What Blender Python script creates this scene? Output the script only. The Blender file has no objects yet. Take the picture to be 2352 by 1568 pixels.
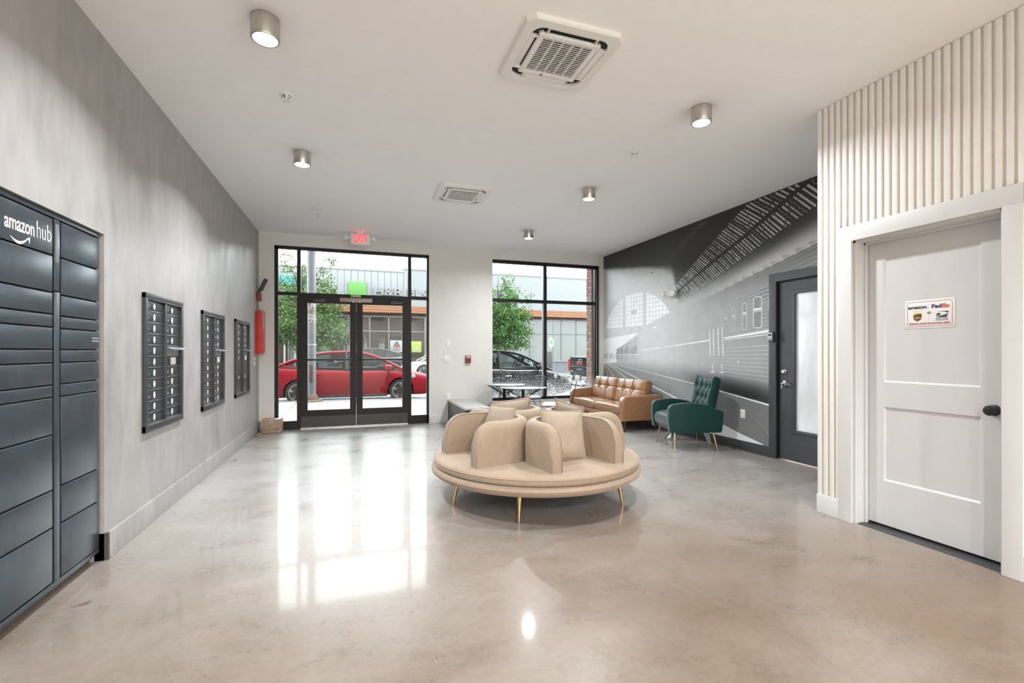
import bpy, bmesh, math, random
from math import sin, cos, pi, radians, sqrt, exp, atan2, hypot
from mathutils import Matrix, Vector, noise as mnoise

random.seed(7)
SC = bpy.context.scene
COL = SC.collection

# ------------------------------------------------------------------ camera
cam_d = bpy.data.cameras.new('camera')
cam = bpy.data.objects.new('camera', cam_d)
COL.objects.link(cam)
cam.location = (0, 0, 1.28)
cam.rotation_euler = (radians(90), 0, radians(-18.647))
cam_d.sensor_width = 36.0
cam_d.sensor_fit = 'HORIZONTAL'
cam_d.lens = 16.408
cam_d.shift_y = 0.0102
cam_d.clip_start = 0.05
cam_d.clip_end = 500
SC.camera = cam

# ------------------------------------------------------------------ sky (even overcast)
W = bpy.data.worlds.new('overcast_sky')
SC.world = W
W.use_nodes = True
wn = W.node_tree.nodes
wn['Background'].inputs[0].default_value = (0.93, 0.97, 1.0, 1)
wn['Background'].inputs[1].default_value = 6.4

# ------------------------------------------------------------------ exposure
SC.view_settings.view_transform = 'Standard'
SC.view_settings.look = 'None'
SC.view_settings.exposure = 0.52
SC.view_settings.gamma = 1.0
SC.view_settings.use_curve_mapping = False
LAMP_W = 29.0          # watts of a visible ceiling downlight; the added fill ones multiply it
LAMP_COL = (0.945, 0.975, 1.0)
try:
    SC.cycles.max_bounces = 10
    SC.cycles.diffuse_bounces = 6
    SC.cycles.transparent_max_bounces = 16
    SC.cycles.sample_clamp_indirect = 6.0
    SC.cycles.caustics_reflective = False
    SC.cycles.caustics_refractive = False
    SC.cycles.use_denoising = True
except Exception:
    pass

# room measures in metres; x to the right, y towards the street, z up
XL, XR, XS, YB, YF, ZC = -1.456, 4.80, 3.54, 8.40, -5.0, 3.21

# ------------------------------------------------------------------ helpers
def tag(o, label=None, cat=None, group=None, kind=None):
    if label: o['label'] = label
    if cat: o['category'] = cat
    if group: o['group'] = group
    if kind: o['kind'] = kind
    return o

def empty(name, loc=(0, 0, 0), rz=0.0, label=None, cat=None, group=None):
    o = bpy.data.objects.new(name, None)
    o.empty_display_size = 0.1
    COL.objects.link(o)
    o.location = loc
    o.rotation_euler = (0, 0, rz)
    return tag(o, label, cat, group)

def wloc(o):
    v = Vector((0, 0, 0))
    while o is not None:
        v += Vector(o.location)
        o = o.parent
    return v

class MB:
    def __init__(s):
        s.v, s.f, s.m = [], [], []
        s.mat = 0
    def add(s, vs, fs, M=None, mat=None):
        b = len(s.v)
        if M is not None:
            vs = [M @ Vector(p) for p in vs]
        s.v += [tuple(p) for p in vs]
        for f in fs:
            s.f.append([i + b for i in f])
            s.m.append(s.mat if mat is None else mat)
        return s
    def box(s, x0, y0, z0, x1, y1, z1, M=None, mat=None):
        vs = [(x0,y0,z0),(x1,y0,z0),(x1,y1,z0),(x0,y1,z0),(x0,y0,z1),(x1,y0,z1),(x1,y1,z1),(x0,y1,z1)]
        return s.add(vs, [(3,2,1,0),(4,5,6,7),(0,1,5,4),(1,2,6,5),(2,3,7,6),(3,0,4,7)], M, mat)
    def bbox(s, x0, y0, z0, x1, y1, z1, r=0.005, M=None, mat=None, n=2):
        """box with rounded edges"""
        sx, sy, sz = (x1-x0)/2, (y1-y0)/2, (z1-z0)/2
        r = min(r, sx, sy, sz)
        c = ((x0+x1)/2, (y0+y1)/2, (z0+z1)/2)
        g = [-2 + j/n for j in range(n)] + [-1, 1] + [1 + (j+1)/n for j in range(n)]
        N = len(g)
        inner = (sx-r, sy-r, sz-r)
        vid, vs, fs = {}, [], []
        def put(p):
            # p components in g space: |.|<=1 inner, up to 2 = outer
            q, d = [], []
            for k in range(3):
                a = p[k]
                if a < -1: q.append(-inner[k]); d.append(a+1)
                elif a > 1: q.append(inner[k]); d.append(a-1)
                else: q.append(a*inner[k]); d.append(0.0)
            L = sqrt(sum(t*t for t in d)) or 1.0
            w = tuple(round(c[k]+q[k]+r*d[k]/L, 6) for k in range(3))
            if w not in vid:
                vid[w] = len(vs); vs.append(w)
            return vid[w]
        for k in range(3):
            for sg in (-2, 2):
                a, b = (k+1) % 3, (k+2) % 3
                idx = [[0]*N for _ in range(N)]
                for i in range(N):
                    for j in range(N):
                        p = [0, 0, 0]; p[k] = sg; p[a] = g[i]; p[b] = g[j]
                        idx[i][j] = put(p)
                for i in range(N-1):
                    for j in range(N-1):
                        q = [idx[i][j], idx[i+1][j], idx[i+1][j+1], idx[i][j+1]]
                        if sg < 0: q.reverse()
                        u = []
                        for t in q:
                            if t not in u: u.append(t)
                        if len(u) > 2: fs.append(u)
        return s.add(vs, fs, M, mat)
    def cyl(s, p0, p1, r0, r1=None, n=16, mat=None, caps=True):
        r1 = r0 if r1 is None else r1
        return s.tube([p0, p1], [r0, r1], n, mat=mat, caps=caps)
    def tube(s, pts, r, n=8, closed=False, mat=None, caps=True):
        pts = [Vector(p) for p in pts]
        N = len(pts)
        rs = r if isinstance(r, (list, tuple)) else [r]*N
        tg = []
        for i in range(N):
            if closed: t = pts[(i+1) % N] - pts[i-1]
            elif i == 0: t = pts[1]-pts[0]
            elif i == N-1: t = pts[-1]-pts[-2]
            else: t = (pts[i+1]-pts[i]).normalized() + (pts[i]-pts[i-1]).normalized()
            if t.length < 1e-9: t = Vector((0, 0, 1))
            tg.append(t.normalized())
        up = Vector((0, 0, 1)) if abs(tg[0].z) < 0.9 else Vector((1, 0, 0))
        u = tg[0].cross(up).normalized()
        vs, fs = [], []
        for i in range(N):
            u = (u - tg[i]*u.dot(tg[i]))
            if u.length < 1e-6: u = tg[i].orthogonal()
            u.normalize()
            w = tg[i].cross(u)
            for j in range(n):
                a = 2*pi*j/n
                vs.append(pts[i] + (u*cos(a) + w*sin(a))*rs[i])
        for i in range(N if closed else N-1):
            for j in range(n):
                a, b = i*n+j, i*n+(j+1) % n
                k = ((i+1) % N)*n
                fs.append((a, b, k+(j+1) % n, k+j))
        if caps and not closed:
            fs.append(tuple(range(n-1, -1, -1)))
            fs.append(tuple((N-1)*n+j for j in range(n)))
        return s.add(vs, fs, None, mat)
    def lathe(s, prof, n=24, M=None, mat=None, axis='z'):
        vs, fs = [], []
        for (r, z) in prof:
            for j in range(n):
                a = 2*pi*j/n
                vs.append((r*cos(a), r*sin(a), z) if axis == 'z' else
                          ((z, r*cos(a), r*sin(a)) if axis == 'x' else (r*sin(a), z, r*cos(a))))
        for i in range(len(prof)-1):
            for j in range(n):
                fs.append((i*n+j, i*n+(j+1) % n, (i+1)*n+(j+1) % n, (i+1)*n+j))
        if prof[0][0] > 1e-6: fs.append(tuple(range(n-1, -1, -1)))
        if prof[-1][0] > 1e-6: fs.append(tuple((len(prof)-1)*n+j for j in range(n)))
        return s.add(vs, fs, M, mat)
    def prism(s, poly, d0, d1, plane='xy', M=None, mat=None):
        """polygon in a plane extruded between d0 and d1 along the third axis"""
        def P(a, b, d):
            return (a, b, d) if plane == 'xy' else ((a, d, b) if plane == 'xz' else (d, a, b))
        n = len(poly)
        vs = [P(a, b, d0) for a, b in poly] + [P(a, b, d1) for a, b in poly]
        fs = [tuple(range(n-1, -1, -1)), tuple(range(n, 2*n))]
        for i in range(n):
            j = (i+1) % n
            fs.append((i, j, n+j, n+i))
        return s.add(vs, fs, M, mat)
    def grid(s, nu, nv, fn, M=None, mat=None, cu=False, cv=False):
        vs = [fn(i/(nu if cu else nu-1), j/(nv if cv else nv-1)) for i in range(nu) for j in range(nv)]
        fs = []
        for i in range(nu if cu else nu-1):
            for j in range(nv if cv else nv-1):
                a, b = i*nv+j, ((i+1) % nu)*nv+j
                c, d = ((i+1) % nu)*nv+(j+1) % nv, i*nv+(j+1) % nv
                fs.append((a, b, c, d))
        return s.add(vs, fs, M, mat)
    def build(s, name, mats, parent=None, world=True, loc=None, ang=35, fix=True, flat=False):
        if not isinstance(mats, (list, tuple)): mats = [mats]
        me = bpy.data.meshes.new(name)
        o = bpy.data.objects.new(name, me)
        COL.objects.link(o)
        off = Vector((0, 0, 0))
        if parent is not None:
            o.parent = parent
            if world: off = wloc(parent)
        if loc is not None:
            o.location = Vector(loc) - off
            off = Vector(loc)
        vs = [(p[0]-off.x, p[1]-off.y, p[2]-off.z) for p in s.v]
        me.from_pydata(vs, [], s.f)
        for m in mats: me.materials.append(m)
        me.polygons.foreach_set('material_index', s.m)
        if fix:
            bm = bmesh.new(); bm.from_mesh(me)
            bmesh.ops.recalc_face_normals(bm, faces=bm.faces)
            bm.to_mesh(me); bm.free()
        if not flat:
            me.polygons.foreach_set('use_smooth', [True]*len(me.polygons))
            me.set_sharp_from_angle(angle=radians(ang))
        me.update()
        return o

def copy_tree(o, parent=None):
    c = o.copy(); COL.objects.link(c)
    if parent is not None: c.parent = parent
    for ch in list(o.children): copy_tree(ch, c)
    return c

def rot(rz=0, loc=(0, 0, 0), rx=0, ry=0):
    return Matrix.Translation(loc) @ Matrix.Rotation(rz, 4, 'Z') @ Matrix.Rotation(ry, 4, 'Y') @ Matrix.Rotation(rx, 4, 'X')

# planes for lettering: columns = reading direction, up, normal
def face_m(loc, normal):
    n = Vector(normal)
    up = Vector((0, 0, 1)) if abs(n.z) < 0.9 else Vector((0, 1, 0))
    r = up.cross(n).normalized()
    M = Matrix((r, up, n)).transposed().to_4x4()
    M.translation = Vector(loc)
    return M

def lettering(name, body, size, material, M, parent=None, width=None, bold=0.0, ext=0.0008, align='CENTER', space=1.0, spacing=1.0):
    cu = bpy.data.curves.new(name, 'FONT')
    cu.body = body; cu.size = size; cu.extrude = ext; cu.offset = bold
    cu.align_x = align; cu.align_y = 'CENTER'; cu.resolution_u = 3
    cu.space_line = space; cu.space_character = spacing
    t = bpy.data.objects.new(name + '_curve', cu)
    COL.objects.link(t)
    dg = bpy.context.evaluated_depsgraph_get()
    me = bpy.data.meshes.new_from_object(t.evaluated_get(dg))
    bpy.data.objects.remove(t); bpy.data.curves.remove(cu)
    xs = [v.co.x for v in me.vertices]
    if width and xs:
        k = width/(max(xs)-min(xs))
        for v in me.vertices: v.co.x *= k
    off = wloc(parent) if parent is not None else Vector((0, 0, 0))
    me.transform(Matrix.Translation(-off) @ M)
    me.materials.clear(); me.materials.append(material)
    me.name = name
    o = bpy.data.objects.new(name, me); COL.objects.link(o)
    if parent is not None: o.parent = parent
    return o

# ------------------------------------------------------------------ materials
def base_mat(name):
    m = bpy.data.materials.new(name)
    m.use_nodes = True
    nt = m.node_tree
    return m, nt, nt.nodes['Principled BSDF']

def N(nt, typ, **kw):
    n = nt.nodes.new(typ)
    for k, v in kw.items():
        if k.startswith('i_'):
            n.inputs[int(k[2:])].default_value = v
        else:
            setattr(n, k, v)
    return n

def c3(c):
    return (c[0], c[1], c[2], 1.0)

def mat(name, col, rough=0.5, metal=0.0, var=0.06, scale=9.0, bump=0.0, bscale=60.0, coat=0.0, spec=0.5, emis=0.0, stretch=(1, 1, 1), rvar=0.0, sheen=0.0, bdist=0.004):
    m, nt, p = base_mat(name)
    tc = N(nt, 'ShaderNodeTexCoord')
    mp = N(nt, 'ShaderNodeMapping')
    mp.inputs['Scale'].default_value = stretch
    nt.links.new(tc.outputs['Object'], mp.inputs[0])
    nz = N(nt, 'ShaderNodeTexNoise')
    nz.inputs['Scale'].default_value = scale
    nz.inputs['Detail'].default_value = 5
    nt.links.new(mp.outputs[0], nz.inputs['Vector'])
    rp = N(nt, 'ShaderNodeValToRGB')
    lo = [max(0, c*(1-var)) for c in col]; hi = [min(1, c*(1+var)) for c in col]
    rp.color_ramp.elements[0].position = 0.3; rp.color_ramp.elements[0].color = c3(lo)
    rp.color_ramp.elements[1].position = 0.7; rp.color_ramp.elements[1].color = c3(hi)
    nt.links.new(nz.outputs[0], rp.inputs[0])
    nt.links.new(rp.outputs[0], p.inputs['Base Color'])
    p.inputs['Roughness'].default_value = rough
    p.inputs['Metallic'].default_value = metal
    p.inputs['Specular IOR Level'].default_value = spec
    p.inputs['Coat Weight'].default_value = coat
    p.inputs['Coat Roughness'].default_value = 0.05
    if sheen:
        p.inputs['Sheen Weight'].default_value = sheen
        p.inputs['Sheen Roughness'].default_value = 0.4
    if rvar:
        mr = N(nt, 'ShaderNodeMapRange')
        mr.inputs['To Min'].default_value = max(0, rough-rvar); mr.inputs['To Max'].default_value = min(1, rough+rvar)
        mr.inputs['From Min'].default_value = 0.3; mr.inputs['From Max'].default_value = 0.7
        nt.links.new(nz.outputs[0], mr.inputs[0]); nt.links.new(mr.outputs[0], p.inputs['Roughness'])
    if bump:
        n2 = N(nt, 'ShaderNodeTexNoise'); n2.inputs['Scale'].default_value = bscale; n2.inputs['Detail'].default_value = 4
        nt.links.new(mp.outputs[0], n2.inputs['Vector'])
        b = N(nt, 'ShaderNodeBump'); b.inputs['Strength'].default_value = bump; b.inputs['Distance'].default_value = bdist
        nt.links.new(n2.outputs[0], b.inputs['Height']); nt.links.new(b.outputs[0], p.inputs['Normal'])
    if emis:
        p.inputs['Emission Color'].default_value = c3(col); p.inputs['Emission Strength'].default_value = emis
    return m

def glow(name, col, strength):
    m, nt, p = base_mat(name)
    p.inputs['Base Color'].default_value = c3(col)
    p.inputs['Emission Color'].default_value = c3(col)
    p.inputs['Emission Strength'].default_value = strength
    return m

def glass_mat(name, tint=(0.97, 0.99, 0.98), ior=1.45, dirt=None, rough=0.0):
    """clear window glass: transparent with a fresnel reflection; dirt=(z top, amount) adds dried splashes low down"""
    m = bpy.data.materials.new(name); m.use_nodes = True
    nt = m.node_tree; nt.nodes.clear()
    out = N(nt, 'ShaderNodeOutputMaterial')
    tr = N(nt, 'ShaderNodeBsdfTransparent'); tr.inputs[0].default_value = c3(tint)
    gl = N(nt, 'ShaderNodeBsdfGlossy'); gl.inputs['Roughness'].default_value = rough
    fr = N(nt, 'ShaderNodeFresnel'); fr.inputs[0].default_value = ior
    mx = N(nt, 'ShaderNodeMixShader')
    nt.links.new(fr.outputs[0], mx.inputs[0]); nt.links.new(tr.outputs[0], mx.inputs[1]); nt.links.new(gl.outputs[0], mx.inputs[2])
    last = mx
    if dirt:
        zt, amt, thr = dirt
        tc = N(nt, 'ShaderNodeTexCoord'); mp = N(nt, 'ShaderNodeMapping')
        mp.inputs['Scale'].default_value = (1.0, 1.0, 0.3)
        nt.links.new(tc.outputs['Object'], mp.inputs[0])
        n1 = N(nt, 'ShaderNodeTexNoise'); n1.inputs['Scale'].default_value = 150; n1.inputs['Detail'].default_value = 2
        nt.links.new(mp.outputs[0], n1.inputs['Vector'])
        sp = N(nt, 'ShaderNodeSeparateXYZ'); nt.links.new(tc.outputs['Object'], sp.inputs[0])
        mr = N(nt, 'ShaderNodeMapRange'); mr.inputs['From Min'].default_value = 0.1; mr.inputs['From Max'].default_value = zt
        mr.inputs['To Min'].default_value = 1.0; mr.inputs['To Max'].default_value = 0.0
        nt.links.new(sp.outputs[2], mr.inputs[0])
        # threshold falls towards the bottom
        ad = N(nt, 'ShaderNodeMath', operation='MULTIPLY_ADD'); ad.inputs[1].default_value = 0.34
        nt.links.new(mr.outputs[0], ad.inputs[0]); nt.links.new(n1.outputs[0], ad.inputs[2])
        st = N(nt, 'ShaderNodeMapRange'); st.inputs['From Min'].default_value = thr; st.inputs['From Max'].default_value = thr+0.10
        nt.links.new(ad.outputs[0], st.inputs[0])
        ml = N(nt, 'ShaderNodeMath', operation='MULTIPLY'); ml.inputs[1].default_value = amt
        nt.links.new(st.outputs[0], ml.inputs[0])
        df = N(nt, 'ShaderNodeBsdfTranslucent'); df.inputs[0].default_value = (0.8, 0.82, 0.82, 1)
        m2 = N(nt, 'ShaderNodeMixShader')
        nt.links.new(ml.outputs[0], m2.inputs[0]); nt.links.new(mx.outputs[0], m2.inputs[1]); nt.links.new(df.outputs[0], m2.inputs[2])
        last = m2
    nt.links.new(last.outputs[0], out.inputs[0])
    return m

def concrete_floor():
    m, nt, p = base_mat('polished_concrete')
    L = nt.links
    tc = N(nt, 'ShaderNodeTexCoord')
    def noise(sc, det=6, rough=0.6, vec=None, dist=0.0):
        n = N(nt, 'ShaderNodeTexNoise')
        n.inputs['Scale'].default_value = sc; n.inputs['Detail'].default_value = det
        n.inputs['Roughness'].default_value = rough; n.inputs['Distortion'].default_value = dist
        L.new(vec or tc.outputs['Object'], n.inputs['Vector'])
        return n
    mp = N(nt, 'ShaderNodeMapping'); mp.inputs['Rotation'].default_value = (0, 0, radians(18)); mp.inputs['Scale'].default_value = (0.7, 1.25, 1)
    L.new(tc.outputs['Object'], mp.inputs[0])
    big = noise(0.55, 4, 0.55, dist=0.4)
    mid = noise(1.9, 9, 0.72, mp.outputs[0], 0.35)
    fine = noise(26, 6, 0.7)
    # concrete greyer streetward, browner inside: warm lamp light partly painted in, ragged border
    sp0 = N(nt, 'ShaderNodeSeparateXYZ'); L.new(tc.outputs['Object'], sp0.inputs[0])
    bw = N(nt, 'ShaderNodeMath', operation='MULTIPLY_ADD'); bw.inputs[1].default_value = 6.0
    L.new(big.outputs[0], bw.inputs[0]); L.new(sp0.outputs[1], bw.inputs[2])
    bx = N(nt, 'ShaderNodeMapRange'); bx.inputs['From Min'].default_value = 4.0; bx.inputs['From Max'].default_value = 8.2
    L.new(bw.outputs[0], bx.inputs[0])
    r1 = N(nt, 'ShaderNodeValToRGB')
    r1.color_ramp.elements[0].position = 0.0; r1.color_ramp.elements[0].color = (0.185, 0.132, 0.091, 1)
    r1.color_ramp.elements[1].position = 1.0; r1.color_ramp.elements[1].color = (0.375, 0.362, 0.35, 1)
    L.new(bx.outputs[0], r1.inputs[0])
    r2 = N(nt, 'ShaderNodeValToRGB')
    r2.color_ramp.elements[0].position = 0.30; r2.color_ramp.elements[0].color = (0.84, 0.82, 0.80, 1)
    r2.color_ramp.elements[1].position = 0.72; r2.color_ramp.elements[1].color = (1.13, 1.13, 1.13, 1)
    L.new(mid.outputs[0], r2.inputs[0])
    m1 = N(nt, 'ShaderNodeMix', data_type='RGBA', blend_type='MULTIPLY'); m1.inputs[0].default_value = 1.0
    L.new(r1.outputs[0], m1.inputs[6]); L.new(r2.outputs[0], m1.inputs[7])
    r3 = N(nt, 'ShaderNodeValToRGB')
    r3.color_ramp.elements[0].position = 0.25; r3.color_ramp.elements[0].color = (0.86, 0.86, 0.86, 1)
    r3.color_ramp.elements[1].position = 0.6; r3.color_ramp.elements[1].color = (1.04, 1.04, 1.04, 1)
    L.new(fine.outputs[0], r3.inputs[0])
    m2 = N(nt, 'ShaderNodeMix', data_type='RGBA', blend_type='MULTIPLY'); m2.inputs[0].default_value = 1.0
    L.new(m1.outputs[2], m2.inputs[6]); L.new(r3.outputs[0], m2.inputs[7])
    # pits: dark specks gathered in drifts
    sp = noise(70, 3, 0.6)
    pa = noise(1.3, 4, 0.6, mp.outputs[0], 0.8)
    ad = N(nt, 'ShaderNodeMath', operation='MULTIPLY_ADD'); ad.inputs[1].default_value = 0.75
    L.new(pa.outputs[0], ad.inputs[0]); L.new(sp.outputs[0], ad.inputs[2])
    # exposed aggregate along an old pour joint running diagonally
    jx = N(nt, 'ShaderNodeVectorMath', operation='DOT_PRODUCT'); jx.inputs[1].default_value = (0.716, 0.698, 0.0)
    L.new(tc.outputs['Object'], jx.inputs[0])
    jw = N(nt, 'ShaderNodeMath', operation='MULTIPLY_ADD'); jw.inputs[1].default_value = 0.5
    L.new(big.outputs[0], jw.inputs[0]); L.new(jx.outputs['Value'], jw.inputs[2])
    js = N(nt, 'ShaderNodeMath', operation='SUBTRACT'); js.inputs[1].default_value = 3.53+0.25; L.new(jw.outputs[0], js.inputs[0])
    ja = N(nt, 'ShaderNodeMath', operation='ABSOLUTE'); L.new(js.outputs[0], ja.inputs[0])
    jm = N(nt, 'ShaderNodeMapRange'); jm.inputs['From Min'].default_value = 0.0; jm.inputs['From Max'].default_value = 0.16
    jm.inputs['To Min'].default_value = 0.20; jm.inputs['To Max'].default_value = 0.0
    L.new(ja.outputs[0], jm.inputs[0])
    sx_ = N(nt, 'ShaderNodeSeparateXYZ'); L.new(tc.outputs['Object'], sx_.inputs[0])
    jg = N(nt, 'ShaderNodeMapRange'); jg.inputs['From Min'].default_value = 1.35; jg.inputs['From Max'].default_value = 1.8; L.new(sx_.outputs[0], jg.inputs[0])
    jj = N(nt, 'ShaderNodeMath', operation='MULTIPLY'); L.new(jm.outputs[0], jj.inputs[0]); L.new(jg.outputs[0], jj.inputs[1])
    ad2 = N(nt, 'ShaderNodeMath', operation='ADD'); L.new(ad.outputs[0], ad2.inputs[0]); L.new(jj.outputs[0], ad2.inputs[1]); ad = ad2
    r4 = N(nt, 'ShaderNodeValToRGB')
    r4.color_ramp.elements[0].position = 1.10/1.3; r4.color_ramp.elements[0].color = (1, 1, 1, 1)
    r4.color_ramp.elements[1].position = 1.22/1.3; r4.color_ramp.elements[1].color = (0.42, 0.36, 0.31, 1)
    dv = N(nt, 'ShaderNodeMath', operation='DIVIDE'); dv.inputs[1].default_value = 1.3
    L.new(ad.outputs[0], dv.inputs[0]); L.new(dv.outputs[0], r4.inputs[0])
    m3 = N(nt, 'ShaderNodeMix', data_type='RGBA', blend_type='MULTIPLY'); m3.inputs[0].default_value = 1.0
    L.new(m2.outputs[2], m3.inputs[6]); L.new(r4.outputs[0], m3.inputs[7])
    # hairline cracks
    vo = N(nt, 'ShaderNodeTexVoronoi', feature='DISTANCE_TO_EDGE'); vo.inputs['Scale'].default_value = 3.2
    wob = noise(5, 4, 0.7)
    mvec = N(nt, 'ShaderNodeMix', data_type='VECTOR'); mvec.inputs[0].default_value = 0.25
    L.new(tc.outputs['Object'], mvec.inputs[4]); L.new(wob.outputs[1], mvec.inputs[5]); L.new(mvec.outputs[1], vo.inputs['Vector'])
    cr = N(nt, 'ShaderNodeMapRange'); cr.inputs['From Min'].default_value = 0.0; cr.inputs['From Max'].default_value = 0.008
    cr.inputs['To Min'].default_value = 0.78; cr.inputs['To Max'].default_value = 1.0
    L.new(vo.outputs[0], cr.inputs[0])
    gate = N(nt, 'ShaderNodeMapRange'); gate.inputs['From Min'].default_value = 0.5; gate.inputs['From Max'].default_value = 0.58
    L.new(pa.outputs[0], gate.inputs[0])
    mxc = N(nt, 'ShaderNodeMix', data_type='FLOAT'); mxc.inputs[2].default_value = 1.0
    L.new(gate.outputs[0], mxc.inputs[0]); L.new(cr.outputs[0], mxc.inputs[3])
    m4 = N(nt, 'ShaderNodeMix', data_type='RGBA', blend_type='MULTIPLY'); m4.inputs[0].default_value = 1.0
    L.new(m3.outputs[2], m4.inputs[6]); L.new(mxc.outputs[0], m4.inputs[7])
    L.new(m4.outputs[2], p.inputs['Base Color'])
    rr = N(nt, 'ShaderNodeMapRange'); rr.inputs['From Min'].default_value = 0.3; rr.inputs['From Max'].default_value = 0.75
    rr.inputs['To Min'].default_value = 0.22; rr.inputs['To Max'].default_value = 0.42
    L.new(mid.outputs[0], rr.inputs[0]); L.new(rr.outputs[0], p.inputs['Roughness'])
    p.inputs['Specular IOR Level'].default_value = 0.35
    p.inputs['Coat Weight'].default_value = 0.37; p.inputs['Coat Roughness'].default_value = 0.07; p.inputs['Coat IOR'].default_value = 1.45
    b = N(nt, 'ShaderNodeBump'); b.inputs['Strength'].default_value = 0.10; b.inputs['Distance'].default_value = 0.02
    L.new(mid.outputs[0], b.inputs['Height']); L.new(b.outputs[0], p.inputs['Normal'])
    return m

def plaster_wall():
    """grey trowelled plaster with vertical streaks and polished patches"""
    m, nt, p = base_mat('grey_trowelled_plaster')
    L = nt.links
    tc = N(nt, 'ShaderNodeTexCoord'); mp = N(nt, 'ShaderNodeMapping'); mp.inputs['Scale'].default_value = (1, 1.7, 0.62)
    L.new(tc.outputs['Object'], mp.inputs[0])
    a = N(nt, 'ShaderNodeTexNoise'); a.inputs['Scale'].default_value = 1.6; a.inputs['Detail'].default_value = 8; a.inputs['Roughness'].default_value = 0.62; a.inputs['Distortion'].default_value = 0.15
    L.new(mp.outputs[0], a.inputs['Vector'])
    b = N(nt, 'ShaderNodeTexNoise'); b.inputs['Scale'].default_value = 7; b.inputs['Detail'].default_value = 6
    L.new(mp.outputs[0], b.inputs['Vector'])
    r = N(nt, 'ShaderNodeValToRGB')
    r.color_ramp.elements[0].position = 0.28; r.color_ramp.elements[0].color = (0.27, 0.26, 0.255, 1)
    r.color_ramp.elements[1].position = 0.74; r.color_ramp.elements[1].color = (0.46, 0.445, 0.435, 1)
    mx = N(nt, 'ShaderNodeMix', data_type='FLOAT'); mx.inputs[0].default_value = 0.35
    L.new(a.outputs[0], mx.inputs[2]); L.new(b.outputs[0], mx.inputs[3]); L.new(mx.outputs[0], r.inputs[0])
    L.new(r.outputs[0], p.inputs['Base Color'])
    rr = N(nt, 'ShaderNodeMapRange'); rr.inputs['From Min'].default_value = 0.35; rr.inputs['From Max'].default_value = 0.7
    rr.inputs['To Min'].default_value = 0.36; rr.inputs['To Max'].default_value = 0.6
    p.inputs['Specular IOR Level'].default_value = 0.35
    L.new(a.outputs[0], rr.inputs[0]); L.new(rr.outputs[0], p.inputs['Roughness'])
    bp = N(nt, 'ShaderNodeBump'); bp.inputs['Strength'].default_value = 0.16; bp.inputs['Distance'].default_value = 0.02
    L.new(a.outputs[0], bp.inputs['Height']); L.new(bp.outputs[0], p.inputs['Normal'])
    return m

def brick_wall_mat():
    m, nt, p = base_mat('far_brickwork')
    tc = N(nt, 'ShaderNodeTexCoord'); mp = N(nt, 'ShaderNodeMapping'); mp.inputs['Rotation'].default_value = (radians(90), 0, 0)
    nt.links.new(tc.outputs['Object'], mp.inputs[0])
    b = N(nt, 'ShaderNodeTexBrick'); b.inputs['Scale'].default_value = 1.0
    b.inputs['Brick Width'].default_value = 0.2; b.inputs['Row Height'].default_value = 0.067; b.inputs['Mortar Size'].default_value = 0.006
    b.inputs['Color1'].default_value = (0.22, 0.10, 0.075, 1); b.inputs['Color2'].default_value = (0.16, 0.085, 0.07, 1); b.inputs['Mortar'].default_value = (0.4, 0.36, 0.32, 1)
    nt.links.new(mp.outputs[0], b.inputs['Vector']); nt.links.new(b.outputs[0], p.inputs['Base Color'])
    p.inputs['Roughness'].default_value = 0.85
    return m

def vcol_mat(name, attr='Col', rough=0.4):
    m, nt, p = base_mat(name)
    a = N(nt, 'ShaderNodeVertexColor'); a.layer_name = attr
    tc = N(nt, 'ShaderNodeTexCoord')
    nz = N(nt, 'ShaderNodeTexNoise'); nz.inputs['Scale'].default_value = 6; nz.inputs['Detail'].default_value = 6
    nt.links.new(tc.outputs['Object'], nz.inputs['Vector'])
    r = N(nt, 'ShaderNodeValToRGB'); r.color_ramp.elements[0].color = (0.86, 0.86, 0.86, 1); r.color_ramp.elements[1].color = (1.12, 1.12, 1.12, 1)
    nt.links.new(nz.outputs[0], r.inputs[0])
    mx = N(nt, 'ShaderNodeMix', data_type='RGBA', blend_type='MULTIPLY'); mx.inputs[0].default_value = 1
    nt.links.new(a.outputs[0], mx.inputs[6]); nt.links.new(r.outputs[0], mx.inputs[7])
    nt.links.new(mx.outputs[2], p.inputs['Base Color'])
    p.inputs['Roughness'].default_value = rough
    b = N(nt, 'ShaderNodeBump'); b.inputs['Strength'].default_value = 0.12; b.inputs['Distance'].default_value = 0.01
    n2 = N(nt, 'ShaderNodeTexNoise'); n2.inputs['Scale'].default_value = 18; n2.inputs['Detail'].default_value = 4
    nt.links.new(tc.outputs['Object'], n2.inputs['Vector']); nt.links.new(n2.outputs[0], b.inputs['Height']); nt.links.new(b.outputs[0], p.inputs['Normal'])
    return m

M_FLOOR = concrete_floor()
M_PLAS = plaster_wall()
M_CEIL = mat('white_ceiling_paint', (0.92, 0.93, 0.935), 0.7, var=0.012, bump=0.03, bscale=90)
M_BACK = mat('greige_wall_paint', (0.72, 0.71, 0.675), 0.6, var=0.02, bump=0.04, bscale=120)
M_WHITE = mat('white_trim_paint', (0.64, 0.64, 0.635), 0.42, var=0.015)
M_SLAT = mat('warm_white_slat_paint', (0.85, 0.83, 0.79), 0.5, var=0.015)
M_DOORW = mat('white_door_paint', (0.61, 0.61, 0.61), 0.4, var=0.012)
M_CHAR = mat('charcoal_trim_paint', (0.055, 0.058, 0.062), 0.38, var=0.08)
M_BLK = mat('black_anodised_frame', (0.012, 0.0115, 0.011), 0.42, var=0.15, spec=0.3)
M_BLKM = mat('black_metal', (0.012, 0.012, 0.013), 0.4, metal=0.0, var=0.1)
M_LOCK = mat('dark_blue_grey_powder_coat', (0.060, 0.076, 0.092), 0.27, metal=0.55, var=0.12, bump=0.22, bscale=420, bdist=0.001)
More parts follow.
